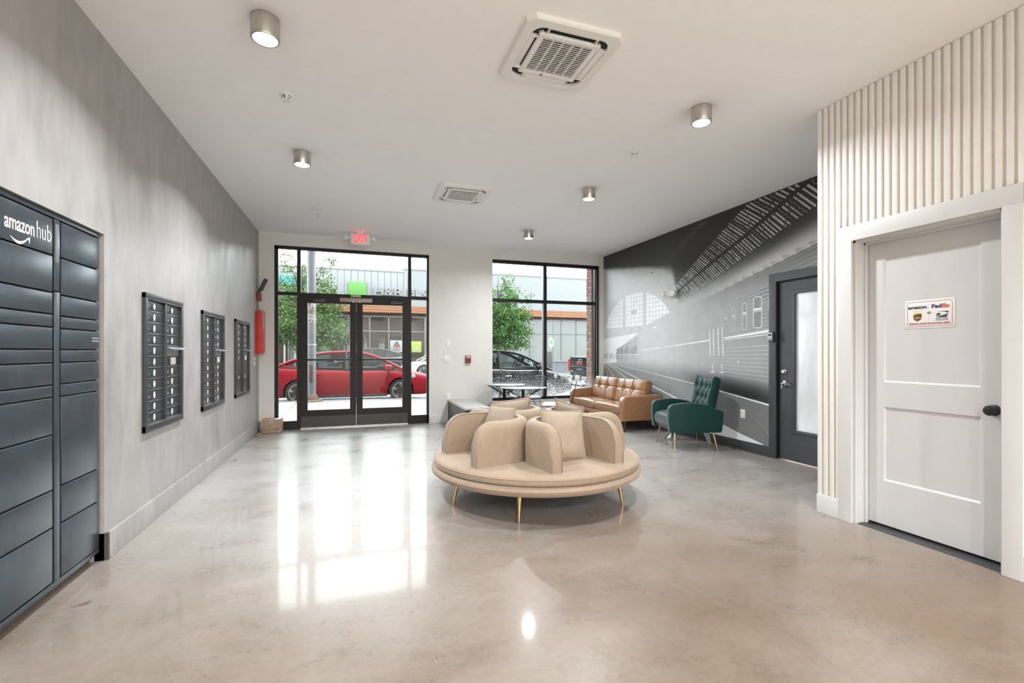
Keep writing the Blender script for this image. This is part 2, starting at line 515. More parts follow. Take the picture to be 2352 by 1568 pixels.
M_LOCKD = mat('dark_gap', (0.008, 0.008, 0.009), 0.6, var=0.1)
M_MAIL = mat('bronze_mailbox_metal', (0.050, 0.052, 0.056), 0.34, metal=0.35, var=0.12)
M_CHROME = mat('chrome', (0.78, 0.78, 0.78), 0.14, metal=1.0, var=0.04)
M_NICKEL = mat('satin_nickel', (0.55, 0.52, 0.48), 0.28, metal=1.0, var=0.05)
M_BRASS = mat('polished_brass', (0.58, 0.39, 0.19), 0.25, metal=1.0, var=0.06)
M_LABEL = mat('white_label', (0.82, 0.82, 0.80), 0.5, var=0.03)
M_PLAST = mat('white_plastic', (0.80, 0.80, 0.78), 0.35, var=0.015)
M_RED = mat('red_enamel', (0.60, 0.035, 0.030), 0.35, var=0.06)
M_REDD = mat('dark_red_enamel', (0.33, 0.045, 0.04), 0.4, var=0.08)
M_DGREY = mat('dark_grey_plastic', (0.05, 0.05, 0.055), 0.45, var=0.1)
M_BROWN = mat('dark_brown_reveal', (0.075, 0.06, 0.05), 0.7, var=0.15)
M_GLASS = glass_mat('clear_glass', ior=1.28)
M_GLASSD = glass_mat('splashed_door_glass', ior=1.28, dirt=(0.80, 0.40, 0.80))
M_GLASSW = glass_mat('splashed_window_glass', ior=1.28, dirt=(1.0, 0.30, 0.79))
M_CARD = mat('cardboard', (0.38, 0.27, 0.19), 0.75, var=0.08, bump=0.05, bscale=150)
M_BOUCLE = mat('cream_velvet', (0.345, 0.258, 0.184), 0.75, var=0.05, scale=30, bump=0.12, bscale=300, sheen=0.3)
M_PILLOW = mat('cream_cotton', (0.385, 0.305, 0.233), 0.8, var=0.05, scale=14, bump=0.15, bscale=260)
M_PIPE = mat('taupe_piping', (0.27, 0.215, 0.17), 0.7, var=0.05)
M_LEATH = mat('tan_leather', (0.30, 0.155, 0.078), 0.26, var=0.10, scale=16, bump=0.10, bscale=180)
M_WOODD = mat('dark_walnut', (0.035, 0.022, 0.016), 0.4, var=0.25, stretch=(1, 1, 0.1), scale=40)
M_GREEN = mat('emerald_velvet', (0.002, 0.036, 0.030), 0.5, var=0.15, scale=22, bump=0.1, bscale=200, sheen=0.28, spec=0.3)
M_STONE = mat('pale_grey_stone_top', (0.50, 0.50, 0.49), 0.35, var=0.08, scale=12)
M_DKWOOD = mat('dark_laminate', (0.035, 0.03, 0.027), 0.35, var=0.15)
M_SEATPAD = mat('white_seat_pad', (0.70, 0.70, 0.71), 0.55, var=0.03)
M_TGLASS = mat('sky_tinted_table_glass', (0.42, 0.46, 0.46), 0.10, var=0.05, spec=0.8, coat=0.6)  # pale base colour stands in for sky reflected in the glass
M_LENS = glow('lit_lens', (1.0, 0.95, 0.86), 14.0)
M_EXITR = glow('lit_red_letters', (1.0, 0.05, 0.06), 1.6)
M_LED = glow('green_led', (0.1, 1.0, 0.2), 3.0)

# ================================================================== room shell
def struct(o, label=None):
    o['kind'] = 'structure'
    if label: o['label'] = label
    return o

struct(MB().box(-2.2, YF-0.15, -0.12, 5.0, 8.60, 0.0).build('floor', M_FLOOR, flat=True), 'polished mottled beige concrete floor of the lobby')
struct(MB().box(-2.2, YF-0.15, ZC, 5.0, 8.62, ZC+0.12).build('ceiling', M_CEIL, flat=True), 'smooth white painted ceiling')

# left wall with the niche that holds the parcel lockers
NY0, NY1, NZ = 2.605, 3.515, 2.0
w = MB()
for (y0, y1, z0, z1) in ((YF-0.15, NY0, 0, ZC), (NY1, 8.62, 0, ZC), (NY0, NY1, NZ, ZC)):
    w.box(-1.62, y0, z0, XL, y1, z1)
wl = struct(w.build('wall_left', M_PLAS, flat=True), 'grey trowelled plaster wall with mailboxes')
n = MB()
n.box(-2.2, NY0-0.02, 0, -2.18, NY1+0.02, NZ)
n.box(-2.18, NY0-0.02, 0, -1.62, NY0, NZ).box(-2.18, NY1, 0, -1.62, NY1+0.02, NZ).box(-2.18, NY0, NZ, -1.62, NY1, NZ+0.02)
n.build('niche_lining', M_BROWN, wl, flat=True)
bl = MB()
for y0, y1 in ((NY1+0.02, YB), (YF, NY0-0.01)):
    bl.bbox(XL, y0, 0, XL+0.018, y1, 0.165, 0.003)
blo = struct(bl.build('baseboard_left', M_PLAS), 'low grey plaster baseboard of the left wall')
MB().box(XL-0.05, NY1+0.0, 0, XL+0.019, NY1+0.022, 0.166).build('end_cap', M_BROWN, blo, flat=True)

# street wall
DX0, DX1, DZ = -1.238, 1.270, 3.022            # entrance opening
WX0, WX1, WZ0, WZ1 = 2.445, 4.715, 0.355, 3.026   # window opening
w = MB()
for (x0, x1, z0, z1) in ((-1.62, DX0, 0, ZC), (DX0, DX1, DZ, ZC), (DX1, WX0, 0, ZC), (WX0, WX1, 0, WZ0), (WX0, WX1, WZ1, ZC), (WX1, 4.95, 0, ZC)):
    w.box(x0, YB, z0, x1, YB+0.15, z1)
wb = struct(w.build('wall_back', M_BACK, flat=True), 'pale greige street wall')
rv = MB()
for (x0, x1, z0, z1) in ((DX0, DX1, 0, DZ), (WX0, WX1, WZ0, WZ1)):
    t = 0.004
    rv.box(x0, YB-0.0005, z0, x0+t, YB+0.15, z1).box(x1-t, YB-0.0005, z0, x1, YB+0.15, z1).box(x0, YB-0.0005, z1-t, x1, YB+0.15, z1)
    if z0 > 0.1: rv.box(x0-0.02, YB-0.012, z0-0.02, x1+0.0, YB+0.15, z0+0.004)
rv.build('window_reveal', M_WHITE, wb, flat=True)
struct(MB().bbox(DX1+0.012, YB-0.016, 0, WX0-0.0, YB, 0.142, 0.004).bbox(WX0, YB-0.016, 0, XR, YB, 0.142, 0.004).bbox(XL, YB-0.016, 0, DX0-0.01, YB, 0.142, 0.004).build('baseboard_back', M_WHITE), 'white baseboard under the street wall')

# mural wall (right) with the dark door
D3Y0, D3Y1, D3Z = 3.36, 4.285, 2.12
w = MB()
for (y0, y1, z0, z1) in ((2.62, D3Y0, 0, ZC), (D3Y0, D3Y1, D3Z, ZC), (D3Y1, 8.62, 0, ZC)):
    w.box(XR, y0, z0, XR+0.15, y1, z1)
struct(w.build('wall_right', M_CHAR, flat=True), 'far right wall carrying the train mural')
br = MB()
br.bbox(XR-0.016, D3Y1+0.10, 0, XR, YB-0.016, 0.125, 0.003).bbox(XR-0.026, D3Y1+0.10, 0, XR-0.016, YB-0.016, 0.022, 0.004)
br.bbox(XR-0.016, 2.768, 0, XR, D3Y0-0.10, 0.125, 0.003)
struct(br.build('baseboard_right', M_CHAR), 'charcoal baseboard under the mural')

# slatted wall, near right, with the white door
D4Y0, D4Y1, D4Z = 1.635, 2.497, 2.112
SE = 2.768
w = MB()
for (y0, y1, z0, z1) in ((YF-0.15, D4Y0, 0, ZC), (D4Y0, D4Y1, D4Z, ZC), (D4Y1, SE, 0, ZC)):
    w.box(XS, y0, z0, XS+0.18, y1, z1)
w.box(XS+0.18, SE-0.15, 0, 4.80, SE, ZC)
w.box(XS+0.18, YF-0.15, 0, 3.76, SE-0.15, ZC)
ws = struct(w.build('wall_slatted', M_SLAT, flat=True), 'warm white wall clad in narrow vertical slats')
sl_me = {}
def slat(yc, z0, z1):
    k = round(z0, 3)
    if k not in sl_me:
        h = z1-z0
        o = MB().bbox(-0.020, -0.0155, 0, 0.0, 0.0155, h, 0.0025, n=1).build('slat', M_SLAT, ws, world=False)
        sl_me[k] = o
    else:
        o = sl_me[k].copy(); COL.objects.link(o)
    o.location = (XS, yc, z0)
    return o
for k in range(43):                      # 50 mm pitch
    yc = SE-0.018-0.0498*k
    if yc > 2.60: slat(yc, 0.147, ZC-0.004)
    elif yc > 1.555: slat(yc, 2.226, ZC-0.004)
    else: slat(yc, 0.147, ZC-0.004)
struct(MB().bbox(XS-0.024, 2.590, 0, XS, SE+0.002, 0.147, 0.003).bbox(XS-0.024, YF, 0, XS, 1.543, 0.147, 0.003).build('baseboard_slatted', M_WHITE), 'white baseboard of the slatted wall')
struct(MB().box(-1.62, YF-0.15, 0, XS, YF, ZC).build('wall_front', M_BACK, flat=True), 'plain wall behind the viewpoint')

# ------------------------------------------------------------------ white two panel door
d4 = struct(empty('door_4', (3.66, 2.08, 0.0)), 'white two panel interior door with a black knob in the slatted wall')
c = MB()
cw = 0.093
c.bbox(XS-0.026, D4Y1-0.004, 0, XS, D4Y1+cw, D4Z+cw+0.02, 0.003)
c.bbox(XS-0.026, D4Y0-cw+0.004, 0, XS, D4Y0+0.004, D4Z+cw+0.02, 0.003)
c.bbox(XS-0.0262, D4Y0-cw+0.004, D4Z-0.004, XS, D4Y1+cw, D4Z+cw+0.02, 0.003)
c.build('casing', M_WHITE, d4)
j = MB()
j.box(XS, D4Y1-0.018, 0, 3.70, D4Y1, D4Z).box(XS, D4Y0, 0, 3.70, D4Y0+0.018, D4Z).box(XS, D4Y0, D4Z-0.018, 3.70, D4Y1, D4Z)
j.bbox(3.628, D4Y1-0.032, 0, 3.655, D4Y1-0.018, D4Z-0.018, 0.002).bbox(3.628, D4Y0+0.018, D4Z-0.034, 3.655, D4Y1-0.018, D4Z-0.018, 0.002)
j.build('jamb', M_WHITE, d4)
Y0, Y1, ZT = D4Y0+0.020, D4Y1-0.020, 2.090
sx0, sx1 = 3.660, 3.700
s_ = MB()
s_.box(sx0+0.012, Y0, 0.022, sx1, Y1, ZT)
py0, py1 = 1.803, 2.362
for (a0, a1, b0, b1) in ((Y0, py0, 0.022, ZT), (py1, Y1, 0.022, ZT), (py0, py1, 0.022, 0.343), (py0, py1, 0.880, 1.060), (py0, py1, 1.967, ZT)):
    s_.box(sx0, a0, b0, sx0+0.012, a1, b1)
s_.build('slab', M_DOORW, d4, flat=True)
bv = MB()                                  # bevelled moulding round both sunk panels
for (z0, z1) in ((0.343, 0.880), (1.060, 1.967)):
    t = 0.012
    for (a, b, cc, d) in (((py0, z0), (py1, z0), (py1-t, z0+t), (py0+t, z0+t)), ((py0, z1), (py1, z1), (py1-t, z1-t), (py0+t, z1-t)),
                          ((py0, z0), (py0, z1), (py0+t, z1-t), (py0+t, z0+t)), ((py1, z0), (py1, z1), (py1-t, z1-t), (py1-t, z0+t))):
        vs = [(sx0+0.001, *a), (sx0+0.001, *b), (sx0+0.0118, *cc), (sx0+0.0118, *d), (sx0+0.0119, *a), (sx0+0.0119, *b)]
        bv.add(vs, [(0, 1, 2, 3), (0, 4, 5, 1), (4, 3, 2, 5), (0, 3, 4), (1, 5, 2)])
bv.build('panel_moulding', M_DOORW, d4, flat=True)
kb = MB()
Mk = Matrix.Translation((sx0, 1.737, 0.928)) @ Matrix.Rotation(pi, 4, 'Z')
kb.lathe([(0.033, 0), (0.034, 0.006), (0.030, 0.010), (0.013, 0.014), (0.012, 0.030), (0.020, 0.034), (0.0295, 0.044), (0.031, 0.054), (0.027, 0.062), (0.015, 0.066), (0, 0.067)], 28, Mk, axis='x')
kb.build('door_knob', M_BLKM, d4)
MB().box(XS+0.02, D4Y0+0.02, 0.0, 3.70, D4Y1-0.02, 0.004).build('threshold', M_DGREY, d4, flat=True)

# ------------------------------------------------------------------ dark glazed door in the mural wall
d3 = struct(empty('door_3', (XR, 3.82, 0.0)), 'charcoal door with a tall frosted pane in the mural wall')
c = MB(); cw = 0.10
c.bbox(XR-0.022, D3Y1-0.002, 0, XR, D3Y1+cw, D3Z+cw, 0.003)
c.bbox(XR-0.022, D3Y0-cw, 0, XR, D3Y0+0.002, D3Z+cw, 0.003)
c.bbox(XR-0.0222, D3Y0-cw, D3Z-0.002, XR, D3Y1+cw, D3Z+cw, 0.003)
c.build('casing', M_CHAR, d3)
MB().box(XR, D3Y1-0.012, 0, XR+0.10, D3Y1, D3Z).box(XR, D3Y0, 0, XR+0.10, D3Y0+0.012, D3Z).box(XR, D3Y0, D3Z-0.012, XR+0.10, D3Y1, D3Z).build('jamb', M_BLK, d3, flat=True)
gy0, gy1, gz0, gz1 = 3.58, 4.062, 0.365, 1.965
y0, y1, z0, z1 = D3Y0+0.016, D3Y1-0.016, 0.012, D3Z-0.016
s_ = MB(); xa, xb = XR+0.022, XR+0.066
for (a0, a1, b0, b1) in ((y0, gy0, z0, z1), (gy1, y1, z0, z1), (gy0, gy1, z0, gz0), (gy0, gy1, gz1, z1)):
    s_.box(xa, a0, b0, xb, a1, b1)
s_.build('slab', M_CHAR, d3, flat=True)
mo = MB(); t = 0.030
mo.bbox(xa-0.014, gy1-0.012, gz0-t, xa, gy1+t, gz1+t, 0.006).bbox(xa-0.014, gy0-t, gz0-t, xa, gy0+0.012, gz1+t, 0.006)
mo.bbox(xa-0.0138, gy0-t, gz1-0.012, xa, gy1+t, gz1+t, 0.006).bbox(xa-0.0138, gy0-t, gz0-t, xa, gy1+t, gz0+0.012, 0.006)
mo.build('glazing_bead', M_CHAR, d3)
mf = bpy.data.materials.new('frosted_glass'); mf.use_nodes = True
nt = mf.node_tree; nt.nodes.clear()
out = N(nt, 'ShaderNodeOutputMaterial'); tl = N(nt, 'ShaderNodeBsdfTranslucent'); df = N(nt, 'ShaderNodeBsdfDiffuse'); gl = N(nt, 'ShaderNodeBsdfGlossy')
nz = N(nt, 'ShaderNodeTexNoise'); nz.inputs['Scale'].default_value = 3; tc = N(nt, 'ShaderNodeTexCoord'); mp = N(nt, 'ShaderNodeMapping'); mp.inputs['Scale'].default_value = (1, 2.5, 0.7)
nt.links.new(tc.outputs['Object'], mp.inputs[0]); nt.links.new(mp.outputs[0], nz.inputs['Vector'])
rp = N(nt, 'ShaderNodeValToRGB'); rp.color_ramp.elements[0].color = (0.74, 0.75, 0.76, 1); rp.color_ramp.elements[1].color = (0.86, 0.87, 0.88, 1)
rp.color_ramp.elements[0].position = 0.35; rp.color_ramp.elements[1].position = 0.65
nt.links.new(nz.outputs[0], rp.inputs[0]); nt.links.new(rp.outputs[0], tl.inputs[0]); nt.links.new(rp.outputs[0], df.inputs[0])
gl.inputs['Roughness'].default_value = 0.12
m1 = N(nt, 'ShaderNodeMixShader'); m1.inputs[0].default_value = 0.16
m2 = N(nt, 'ShaderNodeMixShader'); m2.inputs[0].default_value = 0.12
nt.links.new(df.outputs[0], m1.inputs[1]); nt.links.new(tl.outputs[0], m1.inputs[2]); nt.links.new(m1.outputs[0], m2.inputs[1]); nt.links.new(gl.outputs[0], m2.inputs[2])
nt.links.new(m2.outputs[0], out.inputs[0])
MB().box(xa+0.016, gy0-0.005, gz0-0.005, xa+0.024, gy1+0.005, gz1+0.005).build('pane', mf, d3, flat=True)
Mh = Matrix.Translation((xa, 4.203, 1.048)) @ Matrix.Rotation(pi, 4, 'Z')
MB().lathe([(0.030, 0), (0.031, 0.008), (0.024, 0.014), (0.023, 0.026), (0.018, 0.030), (0, 0.030)], 24, Mh, axis='x').build('deadbolt', M_NICKEL, d3)
Mh = Matrix.Translation((xa, 4.203, 0.908)) @ Matrix.Rotation(pi, 4, 'Z')
h = MB().lathe([(0.032, 0), (0.032, 0.007), (0.020, 0.013), (0.011, 0.016), (0.010, 0.050), (0, 0.052)], 24, Mh, axis='x')
h.tube([(xa-0.045, 4.205, 0.908), (xa-0.047, 4.17, 0.910), (xa-0.045, 4.11, 0.905), (xa-0.042, 4.085, 0.902)], [0.010, 0.0095, 0.008, 0.006], 10)
lv = h.build('lever_handle', M_NICKEL, d3)
MB().box(xa-0.040, 4.203, 0.850, xa-0.038, 4.212, 0.905).lathe([(0.010, -0.001), (0.010, 0.001)], 12, Matrix.Translation((xa-0.039, 4.2075, 0.902)), axis='x').build('key', M_CHROME, lv)

# ------------------------------------------------------------------ entrance: frame, sidelights, transom, two glass leaves
FY0, FY1 = YB+0.045, YB+0.125
en = struct(empty('window_1', (0.0, FY0, 0.0)), 'black framed entrance glazing with sidelights and a transom light')
f = MB()
V = lambda x0, x1, z0, z1, dy=0.0: f.box(x0, FY0-dy, z0, x1, FY1, z1)
V(DX0, -1.183, 0, DZ); V(1.234, DX1, 0, DZ)
V(DX0, DX1, 2.975, DZ)
V(-0.902, -0.846, 0, DZ, 0.002); V(0.902, 0.958, 0, DZ, 0.002)
V(-0.90, 0.955, 2.195, 2.262, 0.003); V(-1.183, -0.902, 2.215, 2.268, 0.001); V(0.958, 1.234, 2.215, 2.268, 0.001)
V(DX0, -0.902, 0, 0.140); V(0.958, DX1, 0, 0.150)
f.build('frame', M_BLK, en, flat=True)
PY = YB+0.085
for (x0, x1, z0, z1, mt) in ((-1.183, -0.902, 0.14, 2.215, M_GLASSD), (-1.183, -0.902, 2.268, 2.975, M_GLASS), (-0.846, 0.902, 2.262, 2.975, M_GLASS),
                         (0.958, 1.234, 0.15, 2.215, M_GLASSD), (0.958, 1.234, 2.268, 2.975, M_GLASS)):
    MB().box(x0, PY, z0, x1, PY+0.008, z1).build('pane', mt, en, flat=True)
MB().box(-0.846, FY0-0.01, 0, 0.902, FY1+0.02, 0.013).build('threshold', M_NICKEL, en, flat=True)

def leaf(idx, x0, x1, gx0, gx1, hinge_left, lab):
    d = struct(empty('door_%d' % idx, ((x0+x1)/2, FY0, 0.0)), lab)
    s = MB(); a, b = FY0-0.004, FY1-0.02
    s.box(x0, a, 0.022, gx0, b, 2.190).box(gx1, a, 0.022, x1, b, 2.190)
    s.box(gx0, a, 0.022, gx1, b, 0.308).box(gx0, a, 2.098, gx1, b, 2.190)
    s.build('stiles_and_rails', M_BLK, d, flat=True)
    MB().box(x0+0.004, a-0.002, 0.030, x1-0.004, a+0.002, 0.205).build('kick_plate', mat('dark_grey_kick_plate', (0.045, 0.043, 0.040), 0.42, var=0.08), d, flat=True)
    MB().box(gx0, PY-0.01, 0.308, gx1, PY-0.002, 2.098).build('pane', M_GLASSD, d, flat=True)
    p = MB().bbox(gx0-0.03, a-0.055, 1.135, gx1+0.03, a-0.035, 1.165, 0.008)
    for xx in (gx0-0.02, gx1+0.02): p.bbox(xx-0.018, a-0.05, 1.125, xx+0.018, a, 1.175, 0.006)
    p.build('push_bar', M_BLKM, d)
    c = MB(); sg = 1 if hinge_left else -1
    xh = x0+0.18 if hinge_left else x1-0.30
    c.bbox(xh, a-0.05, 2.115, xh+0.20, a, 2.165, 0.006)
    c.tube([(xh+0.05, a-0.055, 2.168), (xh+0.05, a-0.055, 2.262)], 0.006, 8)
    c.build('door_closer', M_DGREY, d)
    ar = MB()
    zz = 2.270
    xa0 = xh+0.05
    ar.bbox(xa0-0.10*(1 if hinge_left else 2.0), a-0.075, zz-0.005, xa0-0.012, a-0.060, zz+0.005, 0.002)
    ar.bbox(xa0+0.012, a-0.075, zz-0.005, xa0+0.20*(1 if hinge_left else 0.55), a-0.060, zz+0.005, 0.002)
    ar.tube([(xa0-0.012, a-0.068, zz), (xa0, a-0.068, zz+0.022), (xa0+0.012, a-0.068, zz)], 0.004, 6)
    ar.build('closer_arm', M_PLAST, d)
    return d
leaf(1, -0.843, 0.028, -0.742, -0.072, True, 'left black glazed entrance door leaf')
leaf(2, 0.032, 0.900, 0.133, 0.805, False, 'right black glazed entrance door leaf')
ml = empty('door_magnet', (0.03, YB+0.03, 2.17), 0, 'long beige lock bar over the entrance doors with two green lights', 'lock')
MB().bbox(-0.235, YB-0.02, 2.128, 0.292, YB+0.040, 2.198, 0.004).build('housing', mat('bronze_beige_metal', (0.33, 0.27, 0.23), 0.4, metal=0.3), ml)
MB().bbox(-0.060, YB-0.012, 2.212, 0.105, YB+0.042, 2.256, 0.004).build('sensor_box', mat('beige_sensor_plastic', (0.46, 0.42, 0.38), 0.5), ml)
for xx in (-0.02, 0.085): MB().lathe([(0.0, -0.003), (0.006, -0.002), (0.006, 0.002), (0, 0.003)], 10, Matrix.Translation((xx, YB-0.022, 2.128)), axis='y').build('indicator_light', M_LED, ml)

# right hand window
w2 = struct(empty('window_2', (3.58, FY0, WZ0)), 'tall black framed window with four panes')
f = MB()
f.box(WX0+0.004, FY0, WZ0+0.004, WX0+0.018, FY1, WZ1-0.004); f.box(4.632, FY0, WZ0+0.004, WX1-0.004, FY1, WZ1-0.004)
f.box(WX0+0.004, FY0, WZ1-0.06, WX1-0.004, FY1, WZ1-0.004); f.box(WX0+0.004, FY0, WZ0+0.004, WX1-0.004, FY1, WZ0+0.060)
f.box(3.498, FY0-0.03, WZ0+0.01, 3.556, FY1, WZ1-0.01)
f.box(WX0+0.01, FY0-0.004, 2.232, WX1-0.01, FY1, 2.290)
f.build('frame', M_BLK, w2, flat=True)
MB().box(3.492, FY0-0.004, WZ0+0.06, 3.499, FY1-0.01, WZ1-0.06).box(4.655, FY0-0.012, WZ0+0.06, 4.668, FY0, WZ1-0.06).build('gasket_strip', mat('grey_aluminium_edge', (0.35, 0.36, 0.37), 0.35, metal=0.5), w2, flat=True)
for (x0, x1) in ((WX0+0.016, 3.498), (3.556, 4.634)):
    for (z0, z1, mt) in ((WZ0+0.06, 2.234, M_GLASSW), (2.290, WZ1-0.06, M_GLASS)):
        MB().box(x0, PY, z0, x1, PY+0.008, z1).build('pane', mt, w2, flat=True)

# outside face of our own building (seen in reflections) and the brick pier right of the window
M_BRW = brick_wall_mat()
w = MB(); ey0, ey1 = YB+0.15, YB+0.24
for (x0, x1, z0, z1) in ((-14, DX0, -0.4, 7.5), (DX0, DX1, DZ, 7.5), (DX1, WX0, -0.4, 7.5), (WX0, WX1, -0.4, WZ0), (WX0, WX1, WZ1, 7.5), (WX1, 14, -0.6, 7.5)):
    w.box(x0, ey0, z0, x1, ey1, z1)
wx = struct(w.build('wall_exterior', M_BRW, flat=True), 'brick street front of the building')
for xx in (-9, -5.5, -2.0, 1.5, 5.0, 8.5):
    u = MB().box(xx, ey1, 4.6, xx+1.5, ey1+0.03, 6.3, mat=0)
    u.build('upper_window', M_BLK, wx, flat=True)
    MB().box(xx+0.08, ey1+0.03, 5.5, xx+1.42, ey1+0.034, 6.22).build('window_blind', M_LABEL, wx, flat=True)
pier = struct(MB().box(4.668, ey1+0.0, -0.4, 5.30, 8.862, 3.6).build('wall_pier', mat('pale_mortar', (0.28, 0.26, 0.235), 0.9, bump=0.2), flat=True), 'brick pier outside the right edge of the window')
bm_ = [mat('brick_%s' % nm, cc, 0.85, var=0.14, scale=22, bump=0.25, bscale=90) for nm, cc in (('red', (0.15, 0.060, 0.045)), ('brown', (0.105, 0.060, 0.050)), ('rose', (0.19, 0.105, 0.083)), ('grey', (0.12, 0.10, 0.088)))]
protos = {}
random.seed(11)
for r in range(50):
    z = -0.12+0.0677*r
    cuts = [8.640, 8.735, 8.868] if r % 2 else [8.640, 8.806, 8.868]
    for k in range(2):
        a, b = cuts[k]+0.005, cuts[k+1]-0.005
        if k == 1: b = 8.870
        ln = round(b-a, 3); mi = random.choice((0, 0, 1, 2, 3))
        if (ln, mi) not in protos:
            o = MB().bbox(-0.008, 0, 0, 0.09, ln, 0.0577, 0.003, n=1).build('brick', bm_[mi], pier, world=False)
            protos[(ln, mi)] = o
        else:
            o = protos[(ln, mi)].copy(); COL.objects.link(o)
        o.location = (4.664+random.uniform(-0.002, 0.002), a, z)

# ------------------------------------------------------------------ downlights, rows along both sides, and added fill ones behind the viewpoint
def downlight(x, y, lab, k=1.0):
    r = empty('ceiling_downlight', (x, y, ZC), 0, lab, 'light', 'cylinder downlights on the ceiling')
    b = MB().lathe([(0.078, 0), (0.078, -0.118), (0.076, -0.122), (0.066, -0.122), (0.064, -0.110), (0.064, -0.104), (0.0, -0.104)], 40)
    b.build('housing', M_NICKEL, r, world=False)
    MB().lathe([(0.0, -0.113), (0.058, -0.113), (0.063, -0.110), (0.063, -0.106)], 32).build('lens', M_LENS, r, world=False)
    ld = bpy.data.lights.new('downlight_lamp', 'AREA'); ld.shape = 'DISK'; ld.size = 0.11
    ld.energy = LAMP_W*k; ld.color = LAMP_COL; ld.spread = radians(138 if x < 0 and y > 0 else 160)
    lo = bpy.data.objects.new('downlight_lamp', ld); COL.objects.link(lo); lo.parent = r; lo.location = (0, 0, -0.126)
    return r
downlight(-0.49, 3.02, 'grey cylinder downlight nearest the viewer on the mailbox side, cut by the top edge')
downlight(-0.48, 4.93, 'grey cylinder downlight on the mailbox side beyond the first sprinkler')
downlight(2.60, 3.02, 'grey cylinder downlight nearest the slatted wall corner')
downlight(2.63, 4.95, 'grey cylinder downlight, middle one of the right hand row of three')
downlight(2.63, 6.97, 'grey cylinder downlight nearest the right hand window')
for (x, y) in ((-0.2, -2.2), (2.3, -2.2), (-0.2, -3.9), (2.3, -3.9)):  # unseen fill lamps added to brighten the room, stronger than the visible ones
    downlight(x, y, 'added grey cylinder fill downlight behind the viewpoint, out of view', 5.0)

def sprinkler(x, y, lab, big=1.0):
    r = empty('fire_sprinkler', (x, y, ZC), 0, lab, 'sprinkler', 'ceiling fire sprinklers')
    MB().lathe([(0.040*big, 0), (0.040*big, -0.004), (0.034*big, -0.007), (0.024*big, -0.007), (0.024*big, -0.003), (0, -0.003)], 28).build('escutcheon', M_PLAST, r, world=False)
    s = MB().lathe([(0.022*big, -0.003), (0.020*big, -0.008), (0.009, -0.010), (0.009, -0.020), (0.0, -0.020)], 20)
    for sg in (-1, 1): s.tube([(sg*0.008, 0, -0.018), (sg*0.013, 0, -0.030), (sg*0.006, 0, -0.042), (0, 0, -0.046)], 0.0025, 6)
    s.lathe([(0.0, -0.045), (0.017, -0.046), (0.018, -0.049), (0.0, -0.050)], 16)
    s.build('sprinkler_head', M_CHROME, r, world=False)
cv = empty('ceiling_cover_plate', (-0.481, 6.80, ZC), 0, 'flush white round cover plate on the ceiling beside the far left sprinkler', 'cover plate')
MB().lathe([(0.075, 0), (0.078, -0.003), (0.072, -0.007), (0.03, -0.009), (0, -0.009)], 32).build('disc', M_PLAST, cv, world=False)
sprinkler(-0.486, 3.87, 'sprinkler with a white ring plate between the two mailbox side downlights', 1.15)
sprinkler(-0.479, 7.05, 'small sprinkler in front of the exit sign on the mailbox side')
sprinkler(2.573, 3.91, 'sprinkler on the right between the two nearest right hand downlights')
sprinkler(2.49, 6.85, 'tiny sprinkler right beside the downlight by the window', 0.8)

